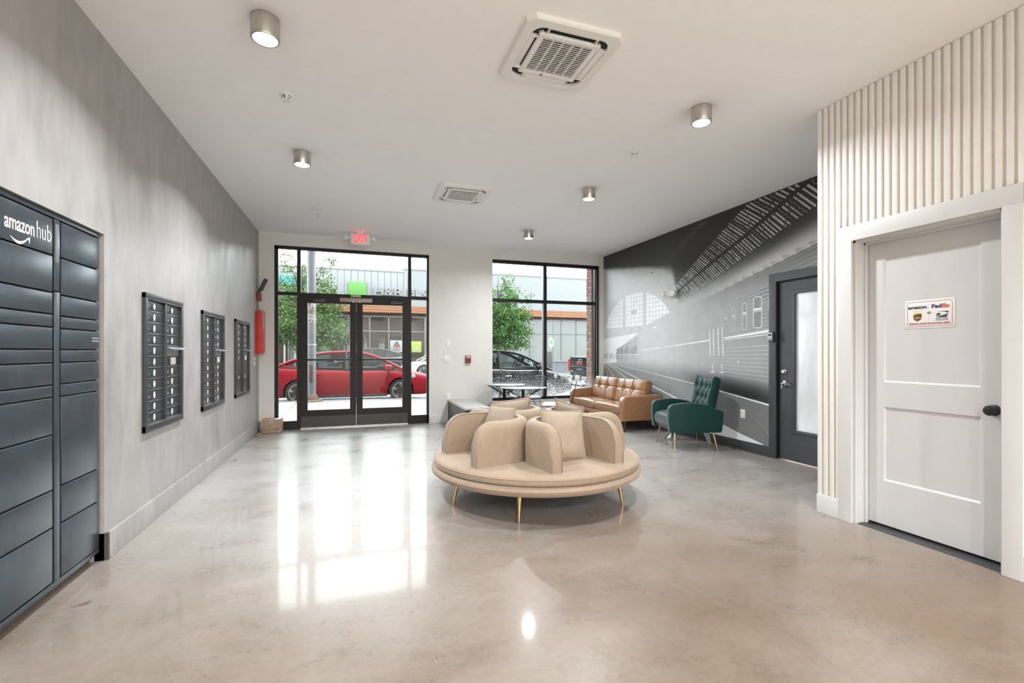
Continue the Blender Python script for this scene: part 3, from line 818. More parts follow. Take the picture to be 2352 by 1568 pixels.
# ------------------------------------------------------------------ ceiling cassette air conditioners
def cassette(x, y, rz, open_sides, lab):
    r = empty('air_conditioner', (x, y, ZC), rz, lab, 'air conditioner', 'ceiling cassette air conditioners')
    R, t = 0.318, 0.028
    p = MB()
    ch = 0.045
    outer = [(-R+ch, -R), (R-ch, -R), (R, -R+ch), (R, R-ch), (R-ch, R), (-R+ch, R), (-R, R-ch), (-R, -R+ch)]
    n = len(outer)
    vs = [(a, b, 0) for a, b in outer] + [(a, b, -t+0.008) for a, b in outer] + [(a*0.97, b*0.97, -t) for a, b in outer]
    s = 0.254      # rounded inner ring starts here
    sq = []
    q = 0.075
    for (cx, cy, a0) in ((s-q, -s+q, -90), (s-q, s-q, 0), (-s+q, s-q, 90), (-s+q, -s+q, 180)):
        for k in range(5):
            a = radians(a0+90*k/4); sq.append((cx+q*cos(a), cy+q*sin(a)))
    m = len(sq)
    p.add(vs, [(i, (i+1) % n, n+(i+1) % n, n+i) for i in range(n)] + [(n+i, n+(i+1) % n, 2*n+(i+1) % n, 2*n+i) for i in range(n)])
    # bottom face ring between chamfered square and rounded square
    bm = bmesh.new()
    ov = [bm.verts.new((a*0.97, b*0.97, -t)) for a, b in outer]; iv = [bm.verts.new((a, b, -t)) for a, b in sq]
    es = [bm.edges.new((ov[i], ov[(i+1) % n])) for i in range(n)] + [bm.edges.new((iv[i], iv[(i+1) % m])) for i in range(m)]
    bmesh.ops.triangle_fill(bm, use_beauty=True, edges=es)
    bm.verts.index_update()
    p.add([tuple(v.co) for v in bm.verts], [[v.index for v in f.verts] for f in bm.faces])
    bm.free()
    # wall of the slot ring and its roof
    p.add([(a, b, -t) for a, b in sq] + [(a, b, -0.006) for a, b in sq], [(i, (i+1) % m, m+(i+1) % m, m+i) for i in range(m)])
    # corner bridges
    for k in range(4):
        Mr = Matrix.Rotation(k*pi/2, 4, 'Z')
        p.bbox(0.176, 0.176, -t+0.001, 0.204, 0.204, -0.004, 0.003, M=Mr @ Matrix.Translation((0.190, 0.190, 0)) @ Matrix.Rotation(pi/4, 4, 'Z') @ Matrix.Translation((-0.190, -0.190, 0)))
        for sg in (-1, 1):
            p.box(0.202, sg*0.160-0.004, -t+0.0005, 0.254, sg*0.160+0.004, -0.004, M=Mr)
    p.build('panel', M_PLAST, r, world=False, ang=25)
    MB().box(-0.258, -0.258, -0.008, 0.258, 0.258, -0.003).build('slot_recess', M_LOCKD, r, world=False, flat=True)
    # inlet plate with openings: a rounded frame plus slats
    I, J = 0.202, 0.166
    g = MB()
    for (a0, b0, a1, b1) in ((-I, -I, I, -J), (-I, J, I, I), (-I, -J, -J, J), (J, -J, I, J)):
        g.bbox(a0, b0, -t-0.002, a1, b1, -0.010, 0.004)
    for k in range(1, 5):
        xx = -J+2*J*k/5
        g.box(xx-0.0035, -J, -t-0.001, xx+0.0035, J, -0.014)
    g.box(-0.150, 0.178, -t-0.004, -0.115, 0.185, -t-0.001).box(0.115, 0.178, -t-0.004, 0.150, 0.185, -t-0.001)
    gr = g.build('inlet_grille', M_PLAST, r, world=False)
    MB().box(-J, -J, -0.012, J, J, -0.009).build('filter', M_LOCKD, gr, world=False, flat=True)
    pr = None
    NS = 18
    for k in range(NS):
        yy = -J+2*J*(k+0.5)/NS
        if pr is None:
            pr = MB().box(-J, -0.0030, -0.001, J, 0.0030, 0.001).build('slat', M_PLAST, gr, world=False, flat=True); o = pr
        else:
            o = pr.copy(); COL.objects.link(o)
        o.location = (0, yy, -t+0.002)
    MB().box(0.035, -0.190, -t-0.004, 0.052, -0.178, -t-0.0015).build('sensor_window', M_DGREY, r, world=False, flat=True)
    for k in range(4):
        Mr = Matrix.Rotation(k*pi/2, 4, 'Z')
        an = radians(-36) if k == open_sides[0] else (radians(-22) if k in open_sides else radians(0))
        Mf = Mr @ Matrix.Translation((0.2495, 0, -t+0.003)) @ Matrix.Rotation(-an, 4, 'Y')
        MB().bbox(-0.043, -0.153, -0.002, 0.002, 0.153, 0.003, 0.002, M=Mf).build('louver', M_PLAST, r, world=False)
    return r
cassette(1.255, 2.785, pi, (1, 0), 'large square ceiling air conditioner nearest the viewer with its louvred grille')
cassette(1.245, 5.59, pi/2, (2, 1), 'far square ceiling air conditioner towards the entrance')

# ------------------------------------------------------------------ exit sign
ex = empty('exit_sign', (0.09, 7.92, ZC), 0, 'white exit sign with red letters hanging above the entrance', 'sign')
MB().bbox(-0.055, -0.03, -0.022, 0.055, 0.03, 0, 0.006).build('canopy', M_PLAST, ex, world=False)
MB().bbox(-0.150, -0.022, -0.208, 0.150, 0.022, -0.022, 0.016).build('housing', M_PLAST, ex, world=False)
lettering('exit_letters', 'EXIT', 0.175, M_EXITR, face_m((0.09, 7.92-0.0235, ZC-0.112), (0, -1, 0)), ex, width=0.215, bold=0.006)
for sg in (-1, 1):
    h = MB().tube([(sg*0.150, 0, -0.10), (sg*0.180, -0.004, -0.10)], 0.012, 10)
    h.lathe([(0.0, 0.03), (0.022, 0.026), (0.033, 0.0), (0.035, -0.018), (0.031, -0.022), (0.028, -0.016), (0, -0.014)], 24, Matrix.Translation((sg*0.205, -0.01, -0.10)) @ Matrix.Rotation(radians(sg*14), 4, 'Z'), axis='y')
    h.build('lamp_head', M_PLAST, ex, world=False)

# ================================================================== things on the left wall
# parcel locker bank set into the niche
lk = empty('parcel_locker', (XL-0.03, 3.06, 0.0), 0, 'tall dark blue grey parcel lockers recessed in the plaster wall', 'locker')
LX = XL-0.030
MB().box(-2.10, NY0+0.006, 0.062, LX, NY1-0.022, 1.996).build('carcass', M_LOCKD, lk, flat=True)
MB().box(-2.10, NY0+0.01, 0.0, LX-0.03, NY1-0.03, 0.062).build('plinth', M_BROWN, lk, flat=True)
fr = MB()
fr.bbox(LX, NY0+0.004, 1.972, LX+0.016, NY1-0.022, 1.997, 0.003).bbox(LX, NY0+0.004, 0.062, LX+0.016, NY1-0.022, 0.088, 0.003)
fr.bbox(LX, NY0+0.004, 0.062, LX+0.016, NY0+0.014, 1.997, 0.002)
fr.build('frame', M_LOCK, lk)
zsA = [1.968, 1.776, 1.586, 1.474, 1.407, 1.293, 1.224, 1.110, 1.048, 0.854, 0.570, 0.377, 0.094]
zsB = [1.968, 1.777, 1.581, 1.470, 1.404, 1.293, 1.2245, 1.111, 1.045, 0.573, 0.376, 0.090]
for (ya, yb, zs) in ((NY0+0.018, 3.026, zsA), (3.104, 3.487, zsB)):
    for i in range(len(zs)-1):
        o = MB().bbox(LX+0.001, ya, zs[i+1]+0.004, LX+0.017, yb, zs[i]-0.004, 0.0035).build('door', M_LOCK, lk)
st = MB().bbox(LX, 3.042, 0.090, LX+0.016, 3.090, 1.592, 0.002).bbox(LX, 3.042, 1.598, LX+0.016, 3.090, 1.968, 0.002)
sto = st.build('centre_strip', M_LOCK, lk)
MB().bbox(LX+0.015, 3.050, 1.745, LX+0.0175, 3.083, 1.945, 0.001).build('status_window', mat('grey_window_film', (0.16, 0.17, 0.18), 0.25), sto)
lettering('logo_text', 'amazon', 0.100, M_LABEL, face_m((LX+0.0178, 2.778, 1.868), (1, 0, 0)), lk, width=0.205, bold=0.0012)
lettering('logo_text', 'hub', 0.125, M_LABEL, face_m((LX+0.0178, 2.953, 1.874), (1, 0, 0)), lk, width=0.112, bold=-0.0022)
sm = MB()                                  # smile arrow under the word
pts = [(2.712+0.125*t, 1.806-0.026*sin(pi*min(1, t*0.98+0.02))+0.012*t, 0.001+0.0058*sin(pi*min(1, t*1.0))) for t in [i/14 for i in range(15)]]
for i in range(14):
    (y0, z0, h0), (y1, z1, h1) = pts[i], pts[i+1]
    sm.add([(LX+0.0172, y0, z0-h0), (LX+0.0172, y1, z1-h1), (LX+0.0172, y1, z1+h1), (LX+0.0172, y0, z0+h0), (LX+0.0182, y0, z0-h0), (LX+0.0182, y1, z1-h1), (LX+0.0182, y1, z1+h1), (LX+0.0182, y0, z0+h0)],
           [(4, 5, 6, 7), (0, 3, 2, 1), (0, 1, 5, 4), (3, 7, 6, 2)])
sm.prism([(2.818, 1.812), (2.848, 1.828), (2.844, 1.794), (2.837, 1.813)], LX+0.0172, LX+0.0182, 'yz')
sm.build('logo_arrow', M_LABEL, lk, flat=True)
nl = MB()
for z in (1.362, 1.345): nl.box(LX+0.017, 3.405, z-0.004, LX+0.0178, 3.480, z+0.004)
nl.build('small_print', mat('faded_grey_print', (0.25, 0.27, 0.29), 0.6), lk, flat=True)

# wall mailboxes
M_MAILD = mat('mailbox_door_metal', (0.040, 0.047, 0.053), 0.30, metal=0.35, var=0.14)
M_TAG = mat('ivory_number_tag', (0.74, 0.73, 0.68), 0.5, var=0.06)
_dc = {}
def mail_door(parent, y0, y1, z0, z1, x, kind):
    w_, h_ = round(y1-y0, 3), round(z1-z0, 3)
    key = (w_, h_, kind)
    if key not in _dc:
        d = MB().bbox(0, 0, 0, 0.012, w_, h_, 0.003).build('door', M_MAILD, parent, world=False)
        if kind in ('box', 'parcel'):
            zc = h_/2 if kind == 'box' else h_*0.48
            MB().lathe([(0.0105, 0), (0.0115, 0.004), (0.0095, 0.011), (0.0, 0.012)], 16, Matrix.Translation((0.012, 0.032, zc-0.004)), axis='x').build('lock', M_CHROME, d, world=False)
            yc = w_*0.46
            p = MB().bbox(0.012, yc-0.013, zc-0.024, 0.0135, yc+0.013, zc+0.024, 0.0008)
            p.bbox(0.012, yc-0.019, zc-0.010, 0.0134, yc+0.019, zc+0.010, 0.0008)
            po = p.build('number_plate', M_TAG, d, world=False)
            MB().box(0.0136, yc-0.007, zc-0.006, 0.0140, yc+0.007, zc+0.007).build('digits', mat('grey_digits', (0.45, 0.44, 0.42), 0.6), d, world=False, flat=True)
        elif kind == 'outgoing':
            MB().bbox(0.012, w_*0.36, h_*0.10, 0.0136, w_*0.72, h_*0.90, 0.0008).build('paper_label', M_LABEL, d, world=False)
            k = MB()
            for yy, zz in ((0.06, 0.25), (0.06, 0.75), (0.22, 0.5), (0.24, 0.22), (0.84, 0.3), (0.86, 0.75), (0.93, 0.5)):
                k.lathe([(0.006, 0), (0.006, 0.003), (0, 0.003)], 10, Matrix.Translation((0.012, w_*yy, h_*zz)), axis='x')
            k.build('screw_heads', M_LOCKD, d, world=False)
        _dc[key] = d
        o = d
    else:
        o = copy_tree(_dc[key], parent)
    o.location = Vector((x, y0, z0))-wloc(parent)
    return o

def mailbox(y0, y1, z0, z1, plan, lab):
    x = XL
    r = empty('mailbox_unit', (x, (y0+y1)/2, z0), 0, lab, 'mailbox', 'recessed mailbox units on the plaster wall')
    f = MB()
    t = 0.042; c = 0.034
    f.bbox(x-0.02, y0, z0, x+0.026, y0+t, z1, 0.004).bbox(x-0.02, y1-t, z0, x+0.026, y1, z1, 0.004)
    f.bbox(x-0.02, y0, z1-t, x+0.0262, y1, z1, 0.004).bbox(x-0.02, y0, z0, x+0.0262, y1, z0+t+0.008, 0.004)
    ym = (y0+y1)/2+0.006
    f.bbox(x-0.02, ym-c/2, z0+0.02, x+0.022, ym+c/2, z1-0.02, 0.004)
    f.bbox(x+0.020, y0+t-0.010, z1-t-0.006, x+0.029, y1-t+0.010, z1-t+0.004, 0.003)
    f.build('frame', M_MAIL, r)
    MB().box(x-0.022, y0+0.01, z0+0.01, x-0.004, y1-0.01, z1-0.01).build('back_panel', M_LOCKD, r, flat=True)
    zt, zb = z1-t-0.004, z0+t+0.010
    ph = (zt-zb)/11
    rm_ = mat('edge_metal', (0.16, 0.17, 0.18), 0.25, metal=0.5)  # paler rail metal: highlights on the bevelled tops put into the colour
    for ci, (ya, yb) in enumerate(((y0+t, ym-c/2), (ym+c/2, y1-t))):
        row = 0
        for kind, span in plan[ci]:
            a, b = zt-ph*(row+span), zt-ph*row
            if kind == 'slot':
                MB().box(x-0.004, ya+0.003, a+0.003, x-0.001, yb-0.003, b-0.003).build('slot_panel', M_MAILD, r, flat=True)
                MB().add([(x+0.001, ya+0.006, b-0.010), (x+0.001, yb-0.006, b-0.010), (x+0.075, yb+0.002, b-0.034), (x+0.075, ya+0.002, b-0.034),
                          (x+0.001, ya+0.006, b-0.006), (x+0.001, yb-0.006, b-0.006), (x+0.076, yb+0.002, b-0.030), (x+0.076, ya+0.002, b-0.030)],
                         [(0, 1, 2, 3), (4, 7, 6, 5), (0, 3, 7, 4), (1, 5, 6, 2), (2, 6, 7, 3), (0, 4, 5, 1)]).build('slot_flap', mat('bright_steel_flap', (0.62, 0.65, 0.68), 0.25, metal=0.6), r, flat=True)
            else:
                mail_door(r, ya+0.003, yb-0.003, a+0.004, b-0.004, x-0.004, kind)
            MB().bbox(x, ya, a-0.004, x+0.014, yb, a+0.0035, 0.002, n=1).build('shelf_rail', rm_, r)
            row += span
    return r
B1 = ('box', 1)
mailbox(4.052, 4.830, 0.690, 1.714, ([B1]*11, [B1]*4+[('slot', 1), ('outgoing', 1)]+[B1]*5), 'dark mailbox unit nearest the parcel lockers, the first of the three')
mailbox(5.413, 6.224, 0.683, 1.700, ([B1]*11, [B1]*4+[('slot', 1), ('outgoing', 1)]+[B1]*5), 'dark mailbox unit in the middle of the three')
mailbox(6.785, 7.609, 0.688, 1.705, ([B1]*6+[('parcel', 5)], [B1]*4+[('slot', 1), ('outgoing', 1), ('parcel', 5)]), 'dark mailbox unit with two tall parcel doors, farthest of the three')

# red alarm cabinet and its companions by the corner
ap = empty('fire_alarm_cabinet', (XL, 8.27, 1.255), 0, 'tall red fire alarm cabinet at the end of the plaster wall', 'cabinet')
MB().bbox(XL, 8.115, 1.255, XL+0.085, 8.385, 1.925, 0.006).build('cabinet', M_RED, ap)
MB().bbox(XL+0.084, 8.128, 1.268, XL+0.094, 8.372, 1.912, 0.004).build('door', M_RED, ap)
MB().bbox(XL+0.093, 8.185, 1.660, XL+0.097, 8.315, 1.890, 0.002).build('display_window', mat('grey_display', (0.30, 0.31, 0.33), 0.2), ap)
hs = empty('alarm_communicator', (XL, 8.26, 2.09), 0, 'small red box with a black paddle aerial high in the left corner', 'alarm')
MB().bbox(XL, 8.195, 2.085, XL+0.055, 8.330, 2.215, 0.008).build('box', M_REDD, hs)
a = MB().tube([(XL+0.03, 8.235, 2.21), (XL+0.032, 8.245, 2.26)], 0.012, 8).tube([(XL+0.03, 8.29, 2.21), (XL+0.032, 8.285, 2.26)], 0.012, 8)
a.bbox(-0.030, -0.016, 0.0, 0.030, 0.016, 0.21, 0.014, M=rot(0, (XL+0.045, 8.262, 2.245), ry=radians(24)))
a.build('aerial', M_DGREY, hs)
sw = empty('wall_switch', (XL, 8.05, 1.13), 0, 'tiny white switch with a red mark below the red cabinet', 'switch')
MB().bbox(XL, 8.012, 1.075, XL+0.008, 8.082, 1.195, 0.003).build('plate', M_PLAST, sw)
MB().bbox(XL+0.007, 8.030, 1.130, XL+0.012, 8.064, 1.165, 0.002).build('button', M_RED, sw)

# ------------------------------------------------------------------ things on the street wall
def plate(name, x, z, w_, h_, lab, cat, kind):
    r = empty(name, (x, YB, z-h_/2), 0, lab, cat)
    MB().bbox(x-w_/2, YB-0.007, z-h_/2, x+w_/2, YB, z+h_/2, 0.003).build('cover_plate', M_PLAST, r)
    if kind == 'rockers':
        for sx in (-0.27, 0.27): MB().bbox(x+sx*w_-0.016, YB-0.011, z-0.032, x+sx*w_+0.016, YB-0.006, z+0.032, 0.002).build('rocker', M_PLAST, r)
    elif kind == 'outlet':
        for sz in (-0.02, 0.02):
            MB().bbox(x-0.016, YB-0.009, z+sz-0.014, x+0.016, YB-0.006, z+sz+0.014, 0.004).build('socket', M_LABEL, r)
            MB().box(x-0.007, YB-0.0095, z+sz-0.004, x-0.005, YB-0.0085, z+sz+0.006).box(x+0.005, YB-0.0095, z+sz-0.004, x+0.007, YB-0.0085, z+sz+0.006).build('slots', M_DGREY, r, flat=True)
    elif kind == 'blank':
        MB().bbox(x-0.018, YB-0.010, z-0.034, x+0.018, YB-0.006, z+0.034, 0.002).build('paddle', M_PLAST, r)
plate('light_switch', 1.612, 1.438, 0.076, 0.120, 'single white switch plate on the greige wall, above the double switch', 'switch', 'blank')
plate('light_switch', 1.590, 1.153, 0.118, 0.120, 'double white switch plate on the greige wall right of the entrance', 'switch', 'rockers')
plate('power_outlet', 1.610, 0.475, 0.076, 0.118, 'white power outlet low on the greige wall above the bench end', 'outlet', 'outlet')
ps = empty('fire_pull_station', (1.977, YB, 1.07), 0, 'small red fire pull station on the greige wall left of the window', 'fire alarm')
MB().bbox(1.927, YB-0.045, 1.075, 2.027, YB, 1.213, 0.006).build('body', M_REDD, ps)
MB().bbox(1.948, YB-0.056, 1.118, 2.012, YB-0.044, 1.160, 0.004).build('pull_handle', M_DGREY, ps)
MB().box(1.945, YB-0.0465, 1.178, 2.010, YB-0.044, 1.198).build('white_lettering_band', M_LABEL, ps, flat=True)

# ------------------------------------------------------------------ things on the mural wall
el = empty('emergency_light', (XR, 6.19, 2.20), 0, 'white twin head emergency light on the mural beside the printed trusses', 'light')
MB().bbox(XR-0.075, 6.10, 2.155, XR, 6.275, 2.255, 0.028, n=4).build('housing', M_PLAST, el)
for (yy, ang) in ((6.305, -22), (6.125, 28)):
    h = MB().lathe([(0.0, 0.0), (0.036, 0.0), (0.047, -0.03), (0.050, -0.05), (0.046, -0.055), (0.041, -0.048), (0, -0.046)], 24, Matrix.Translation((XR-0.070, yy, 2.205)) @ Matrix.Rotation(radians(ang), 4, 'Z'), axis='x')
    h.build('lamp_head', M_PLAST, el)
kb = empty('key_lock_box', (XR-0.022, 4.325, 1.41), 0, 'grey key lock box on the dark door frame', 'lock box')
MB().bbox(XR-0.066, 4.286, 1.408, XR-0.022, 4.368, 1.518, 0.010).build('case', M_DGREY, kb)
MB().bbox(XR-0.069, 4.293, 1.415, XR-0.064, 4.361, 1.511, 0.006).build('face', mat('silver_grey_face', (0.48, 0.49, 0.50), 0.35, metal=0.4), kb)
MB().bbox(XR-0.072, 4.305, 1.475, XR-0.068, 4.350, 1.495, 0.006).build('dial', M_BLKM, kb)
MB().box(XR-0.0695, 4.310, 1.424, XR-0.0685, 4.345, 1.432).build('small_print', M_BLKM, kb, flat=True)
ol = empty('power_outlet', (XR, 4.803, 0.415), 0, 'white power outlet on the mural between green armchair and dark door', 'outlet')
MB().bbox(XR-0.008, 4.766, 0.415, XR, 4.840, 0.531, 0.003).build('cover_plate', M_PLAST, ol)
for sz in (-0.021, 0.021): MB().bbox(XR-0.0105, 4.786, 0.473+sz-0.015, XR-0.007, 4.820, 0.473+sz+0.015, 0.004).build('socket', M_LABEL, ol)

# ------------------------------------------------------------------ carrier sign on the white door
sg = empty('door_sign', (3.671, 2.082, 1.44), 0, 'white delivery sign with a thin red border on the white door', 'sign')
SXF = 3.669
MB().bbox(SXF, 1.938, 1.441, SXF+0.003, 2.226, 1.634, 0.001, n=1).build('sign_board', M_LABEL, sg)
def on_sign(dy, dz): return (SXF-0.0006, 2.082-dy, 1.5375+dz)      # dy to the reader's right
bd = MB()
def ring(cx, cz, w_, h_, r, t):
    pts_o, pts_i = [], []
    for (sx, sz, a0) in ((1, -1, -90), (1, 1, 0), (-1, 1, 90), (-1, -1, 180)):
        for k in range(6):
            a = radians(a0+18*k)
            pts_o.append((cx+sx*(w_/2-r)+r*cos(a), cz+sz*(h_/2-r)+r*sin(a)))
            pts_i.append((cx+sx*(w_/2-r)+(r-t)*cos(a), cz+sz*(h_/2-r)+(r-t)*sin(a)))
    n_ = len(pts_o)
    vs = [on_sign(*p) for p in pts_o]+[on_sign(*p) for p in pts_i]
    bd.add(vs, [(i, (i+1) % n_, n_+(i+1) % n_, n_+i) for i in range(n_)])
ring(0, 0, 0.262, 0.170, 0.016, 0.0028)
M_SIGNR = mat('sign_red_print', (0.42, 0.10, 0.10), 0.5)
bd.build('border', M_SIGNR, sg, flat=True, fix=False)
M_INK = mat('charcoal_ink', (0.05, 0.05, 0.055), 0.5)
M_PURP = mat('purple_ink', (0.09, 0.075, 0.17), 0.5)
M_ORNG = mat('orange_red_ink', (0.60, 0.13, 0.045), 0.5)
def sl(name, body, size, m_, dy, dz, width, bold=0.0):
    return lettering(name, body, size, m_, face_m(on_sign(dy, dz), (-1, 0, 0)), sg, width=width, bold=bold, ext=0.0003)
sl('carrier_name', 'amazon', 0.033, M_INK, -0.068, 0.048, 0.112, 0.0012)
sl('carrier_name', 'Fed', 0.034, M_PURP, 0.043, 0.047, 0.057, 0.002)
sl('carrier_name', 'Ex', 0.034, M_ORNG, 0.094, 0.047, 0.044, 0.002)
sl('sign_text', 'PLEASE LEAVE PACKAGES HERE', 0.0185, M_SIGNR, 0.0, -0.066, 0.236, 0.0006)
sa = MB()
prev = None
for i in range(13):
    t = i/12; dy = -0.102+0.060*t; dz = 0.028-0.010*sin(pi*t); h = 0.0004+0.0016*sin(pi*t)
    cur = (dy, dz, h)
    if prev: sa.add([on_sign(prev[0], prev[1]-prev[2]), on_sign(dy, dz-h), on_sign(dy, dz+h), on_sign(prev[0], prev[1]+prev[2])], [(0, 1, 2, 3)])
    prev = cur
sa.add([on_sign(-0.046, 0.026), on_sign(-0.040, 0.034), on_sign(-0.038, 0.026)], [(0, 1, 2)])
sa.build('smile_arrow', mat('amber_ink', (0.62, 0.36, 0.10), 0.5), sg, flat=True, fix=False)
shp = [(-0.027, 0.026), (0.0, 0.030), (0.027, 0.026), (0.027, -0.006), (0.020, -0.020), (0.0, -0.030), (-0.020, -0.020), (-0.027, -0.006)]
MB().add([on_sign(-0.068+a*0.92, -0.020+b*0.92) for a, b in shp], [tuple(range(8))]).build('shield', mat('brown_ink', (0.09, 0.045, 0.02), 0.5), sg, flat=True, fix=False)
cp = [(-0.027, 0.026), (0.0, 0.030), (0.027, 0.026), (0.027, 0.024), (0.010, 0.0235), (-0.010, 0.019), (-0.027, 0.012)]
MB().add([(SXF-0.0009, *on_sign(-0.068+a*0.92, -0.020+b*0.92)[1:]) for a, b in cp], [tuple(range(7))]).build('shield_crest', mat('gold_ink', (0.62, 0.38, 0.10), 0.5), sg, flat=True, fix=False)
o = lettering('carrier_name', 'ups', 0.027, mat('gold_letter_ink', (0.62, 0.38, 0.11), 0.5), face_m((SXF-0.0011, 2.082+0.068, 1.5375-0.021), (-1, 0, 0)), sg, width=0.040, bold=0.0004, ext=0.0003)
eg = MB()
par = [(0.040, -0.024), (0.098, -0.024), (0.108, 0.014), (0.054, 0.014)]
eg.add([on_sign(a, b-0.003) for a, b in ((0.037, -0.026), (0.100, -0.026), (0.107, -0.002), (0.060, -0.016))], [(0, 1, 2, 3)])
eg.add([on_sign(a, b-0.003) for a, b in ((0.040, -0.018), (0.068, -0.008), (0.062, 0.004), (0.046, 0.004))], [(0, 1, 2, 3)])
eg.add([on_sign(a, b-0.003) for a, b in ((0.050, 0.017), (0.110, 0.014), (0.107, 0.002), (0.098, 0.004), (0.092, 0.010))], [(0, 1, 2, 3, 4)])
eg.build('eagle_emblem', mat('navy_ink', (0.055, 0.06, 0.105), 0.5), sg, flat=True, fix=False)
sl('carrier_name', 'UNITED STATES', 0.010, M_INK, 0.073, -0.037, 0.066)
sl('carrier_name', 'POSTAL SERVICE', 0.010, M_INK, 0.073, -0.046, 0.066)
ln = MB()
for (a0, b0, a1, b1) in ((-0.0006, 0.018, 0.0006, 0.066), (-0.0006, -0.052, 0.0006, -0.002), (-0.118, 0.0075, -0.016, 0.0085), (0.016, 0.0075, 0.118, 0.0085)):
    ln.add([on_sign(a0, b0), on_sign(a1, b0), on_sign(a1, b1), on_sign(a0, b1)], [(0, 1, 2, 3)])
ln.build('divider_lines', mat('pale_grey_ink', (0.55, 0.55, 0.56), 0.5), sg, flat=True, fix=False)
cu_ = MB()
cu_.add([on_sign(-0.011, 0.013), on_sign(0, 0.008), on_sign(0, -0.004), on_sign(-0.011, 0.001)], [(0, 1, 2, 3)], mat=0)
cu_.add([on_sign(0.011, 0.013), on_sign(0, 0.008), on_sign(0, -0.004), on_sign(0.011, 0.001)], [(0, 1, 2, 3)], mat=1)
cu_.add([on_sign(-0.011, 0.013), on_sign(0, 0.008), on_sign(0.011, 0.013), on_sign(0, 0.018)], [(0, 1, 2, 3)], mat=2)
cu_.build('parcel_icon', [mat('icon_grey_a', (0.30, 0.27, 0.25), 0.5), mat('icon_grey_b', (0.22, 0.20, 0.19), 0.5), mat('icon_grey_c', (0.42, 0.39, 0.36), 0.5)], sg, flat=True, fix=False)
for dy in (-0.136, 0.136):
    for dz in (-0.088, 0.088):
        MB().lathe([(0.0022, -0.0008), (0.0022, 0.001), (0, 0.0015)], 8, Matrix.Translation(on_sign(dy, dz)), axis='x').build('screw', M_DGREY, sg)

# ------------------------------------------------------------------ carton in the corner
cb = empty('cardboard_box', (-1.235, 8.28, 0.0), radians(-2), 'small taped cardboard box on the floor in the left corner by the entrance', 'box')
MB().bbox(-0.135, -0.125, 0.004, 0.135, 0.09, 0.215, 0.003).build('carton', M_CARD, cb, world=False)
MB().box(-0.03, -0.1256, 0.15, 0.03, 0.09, 0.2156).build('tape', mat('tan_tape', (0.45, 0.34, 0.25), 0.3), cb, world=False, flat=True)
MB().box(-0.12, -0.10, 0.2152, -0.035, 0.06, 0.2162).build('orange_label', mat('orange_label', (0.70, 0.26, 0.14), 0.5), cb, world=False, flat=True)
MB().box(0.035, -0.10, 0.2152, 0.12, 0.06, 0.2162).build('white_label', M_LABEL, cb, world=False, flat=True)
for (tx, x_, wd) in (('DO1', -0.085, 0.065), ('2600', 0.070, 0.085)):
    o = lettering('printed_mark', tx, 0.06, mat('faded_black_print', (0.16, 0.115, 0.085), 0.7), Matrix.Translation((x_, -0.1262, 0.060)) @ Matrix.Rotation(pi/2, 4, 'X'), None, width=wd)
    o.parent = cb
fl = empty('flattened_carton', (-1.385, 8.17, 0.0), 0, 'flat scrap of cardboard on the floor left of the small box', 'cardboard')
MB().bbox(-1.430, 8.06, 0.0, -1.374, 8.30, 0.010, 0.003).build('sheet', M_CARD, fl)
MB().bbox(-1.428, 8.09, 0.010, -1.378, 8.27, 0.016, 0.002).build('folded_flap', M_CARD, fl)

# ------------------------------------------------------------------ bits of dry leaf blown in from the street
def leaf_scrap(x, y, rz, s, lab):
    r = empty('dry_leaf', (x, y, 0), rz, lab, 'leaf')
    m = MB()
    m.add([(-0.030*s, 0, 0.004), (-0.010*s, 0.011*s, 0.001), (0.012*s, 0.009*s, 0.005), (0.034*s, 0.002*s, 0.011), (0.010*s, -0.010*s, 0.003), (-0.012*s, -0.007*s, 0.001), (0.0, 0.0, 0.009)],
          [(0, 6, 1), (1, 6, 2), (2, 6, 3), (3, 6, 4), (4, 6, 5), (5, 6, 0)])
    m.build('blade', mat('dry_brown_leaf', (0.14, 0.085, 0.055), 0.8, var=0.3), r, world=False, fix=False)
    MB().tube([(-0.030*s, 0, 0.004), (-0.050*s, 0.006*s, 0.003)], 0.0012, 5).build('stalk', M_WOODD, r, world=False)
leaf_scrap(-1.30, 2.94, 0.5, 1.0, 'small curled dry leaf on the floor in front of the parcel lockers')
leaf_scrap(-1.335, 6.26, 1.1, 0.9, 'tiny dry leaf scrap on the floor by the plaster wall')
leaf_scrap(-0.677, 7.43, -0.3, 1.2, 'dark dry twig scrap on the floor just inside the entrance')

# ================================================================== round sofa with four tub backs
SCX, SCY = 1.589, 4.033
rs = empty('round_sofa', (SCX, SCY, 0), 0, 'large round cream velvet sofa with four tub backs on thin brass legs', 'sofa')
MB().lathe([(0, 0.205), (0.86, 0.205), (0.915, 0.212), (0.943, 0.235), (0.950, 0.258), (0.942, 0.276), (0.915, 0.288), (0, 0.288)], 96).build('base', M_BOUCLE, rs, world=False)
MB().lathe([(0, 0.289), (0.895, 0.289), (0.922, 0.297), (0.930, 0.318), (0.928, 0.340), (0.915, 0.356), (0.88, 0.366), (0.78, 0.371), (0.5, 0.373), (0, 0.373)], 96).build('seat', M_BOUCLE, rs, world=False)
def ringp(r, z): return [(r*cos(2*pi*k/120), r*sin(2*pi*k/120), z) for k in range(120)]
MB().tube(ringp(0.9295, 0.340), 0.0032, 6, closed=True).build('seat_piping', M_BOUCLE, rs, world=False)
for k, a in enumerate((-120, -52, 10, 62, 130, 194)):
    a = radians(a); r0, r1 = 0.80, 0.84
    o = MB().tube([(r0*cos(a), r0*sin(a), 0.207), (r1*cos(a), r1*sin(a), 0.0)], [0.019, 0.009], 14)
    o.build('leg', M_BRASS, rs, world=False)
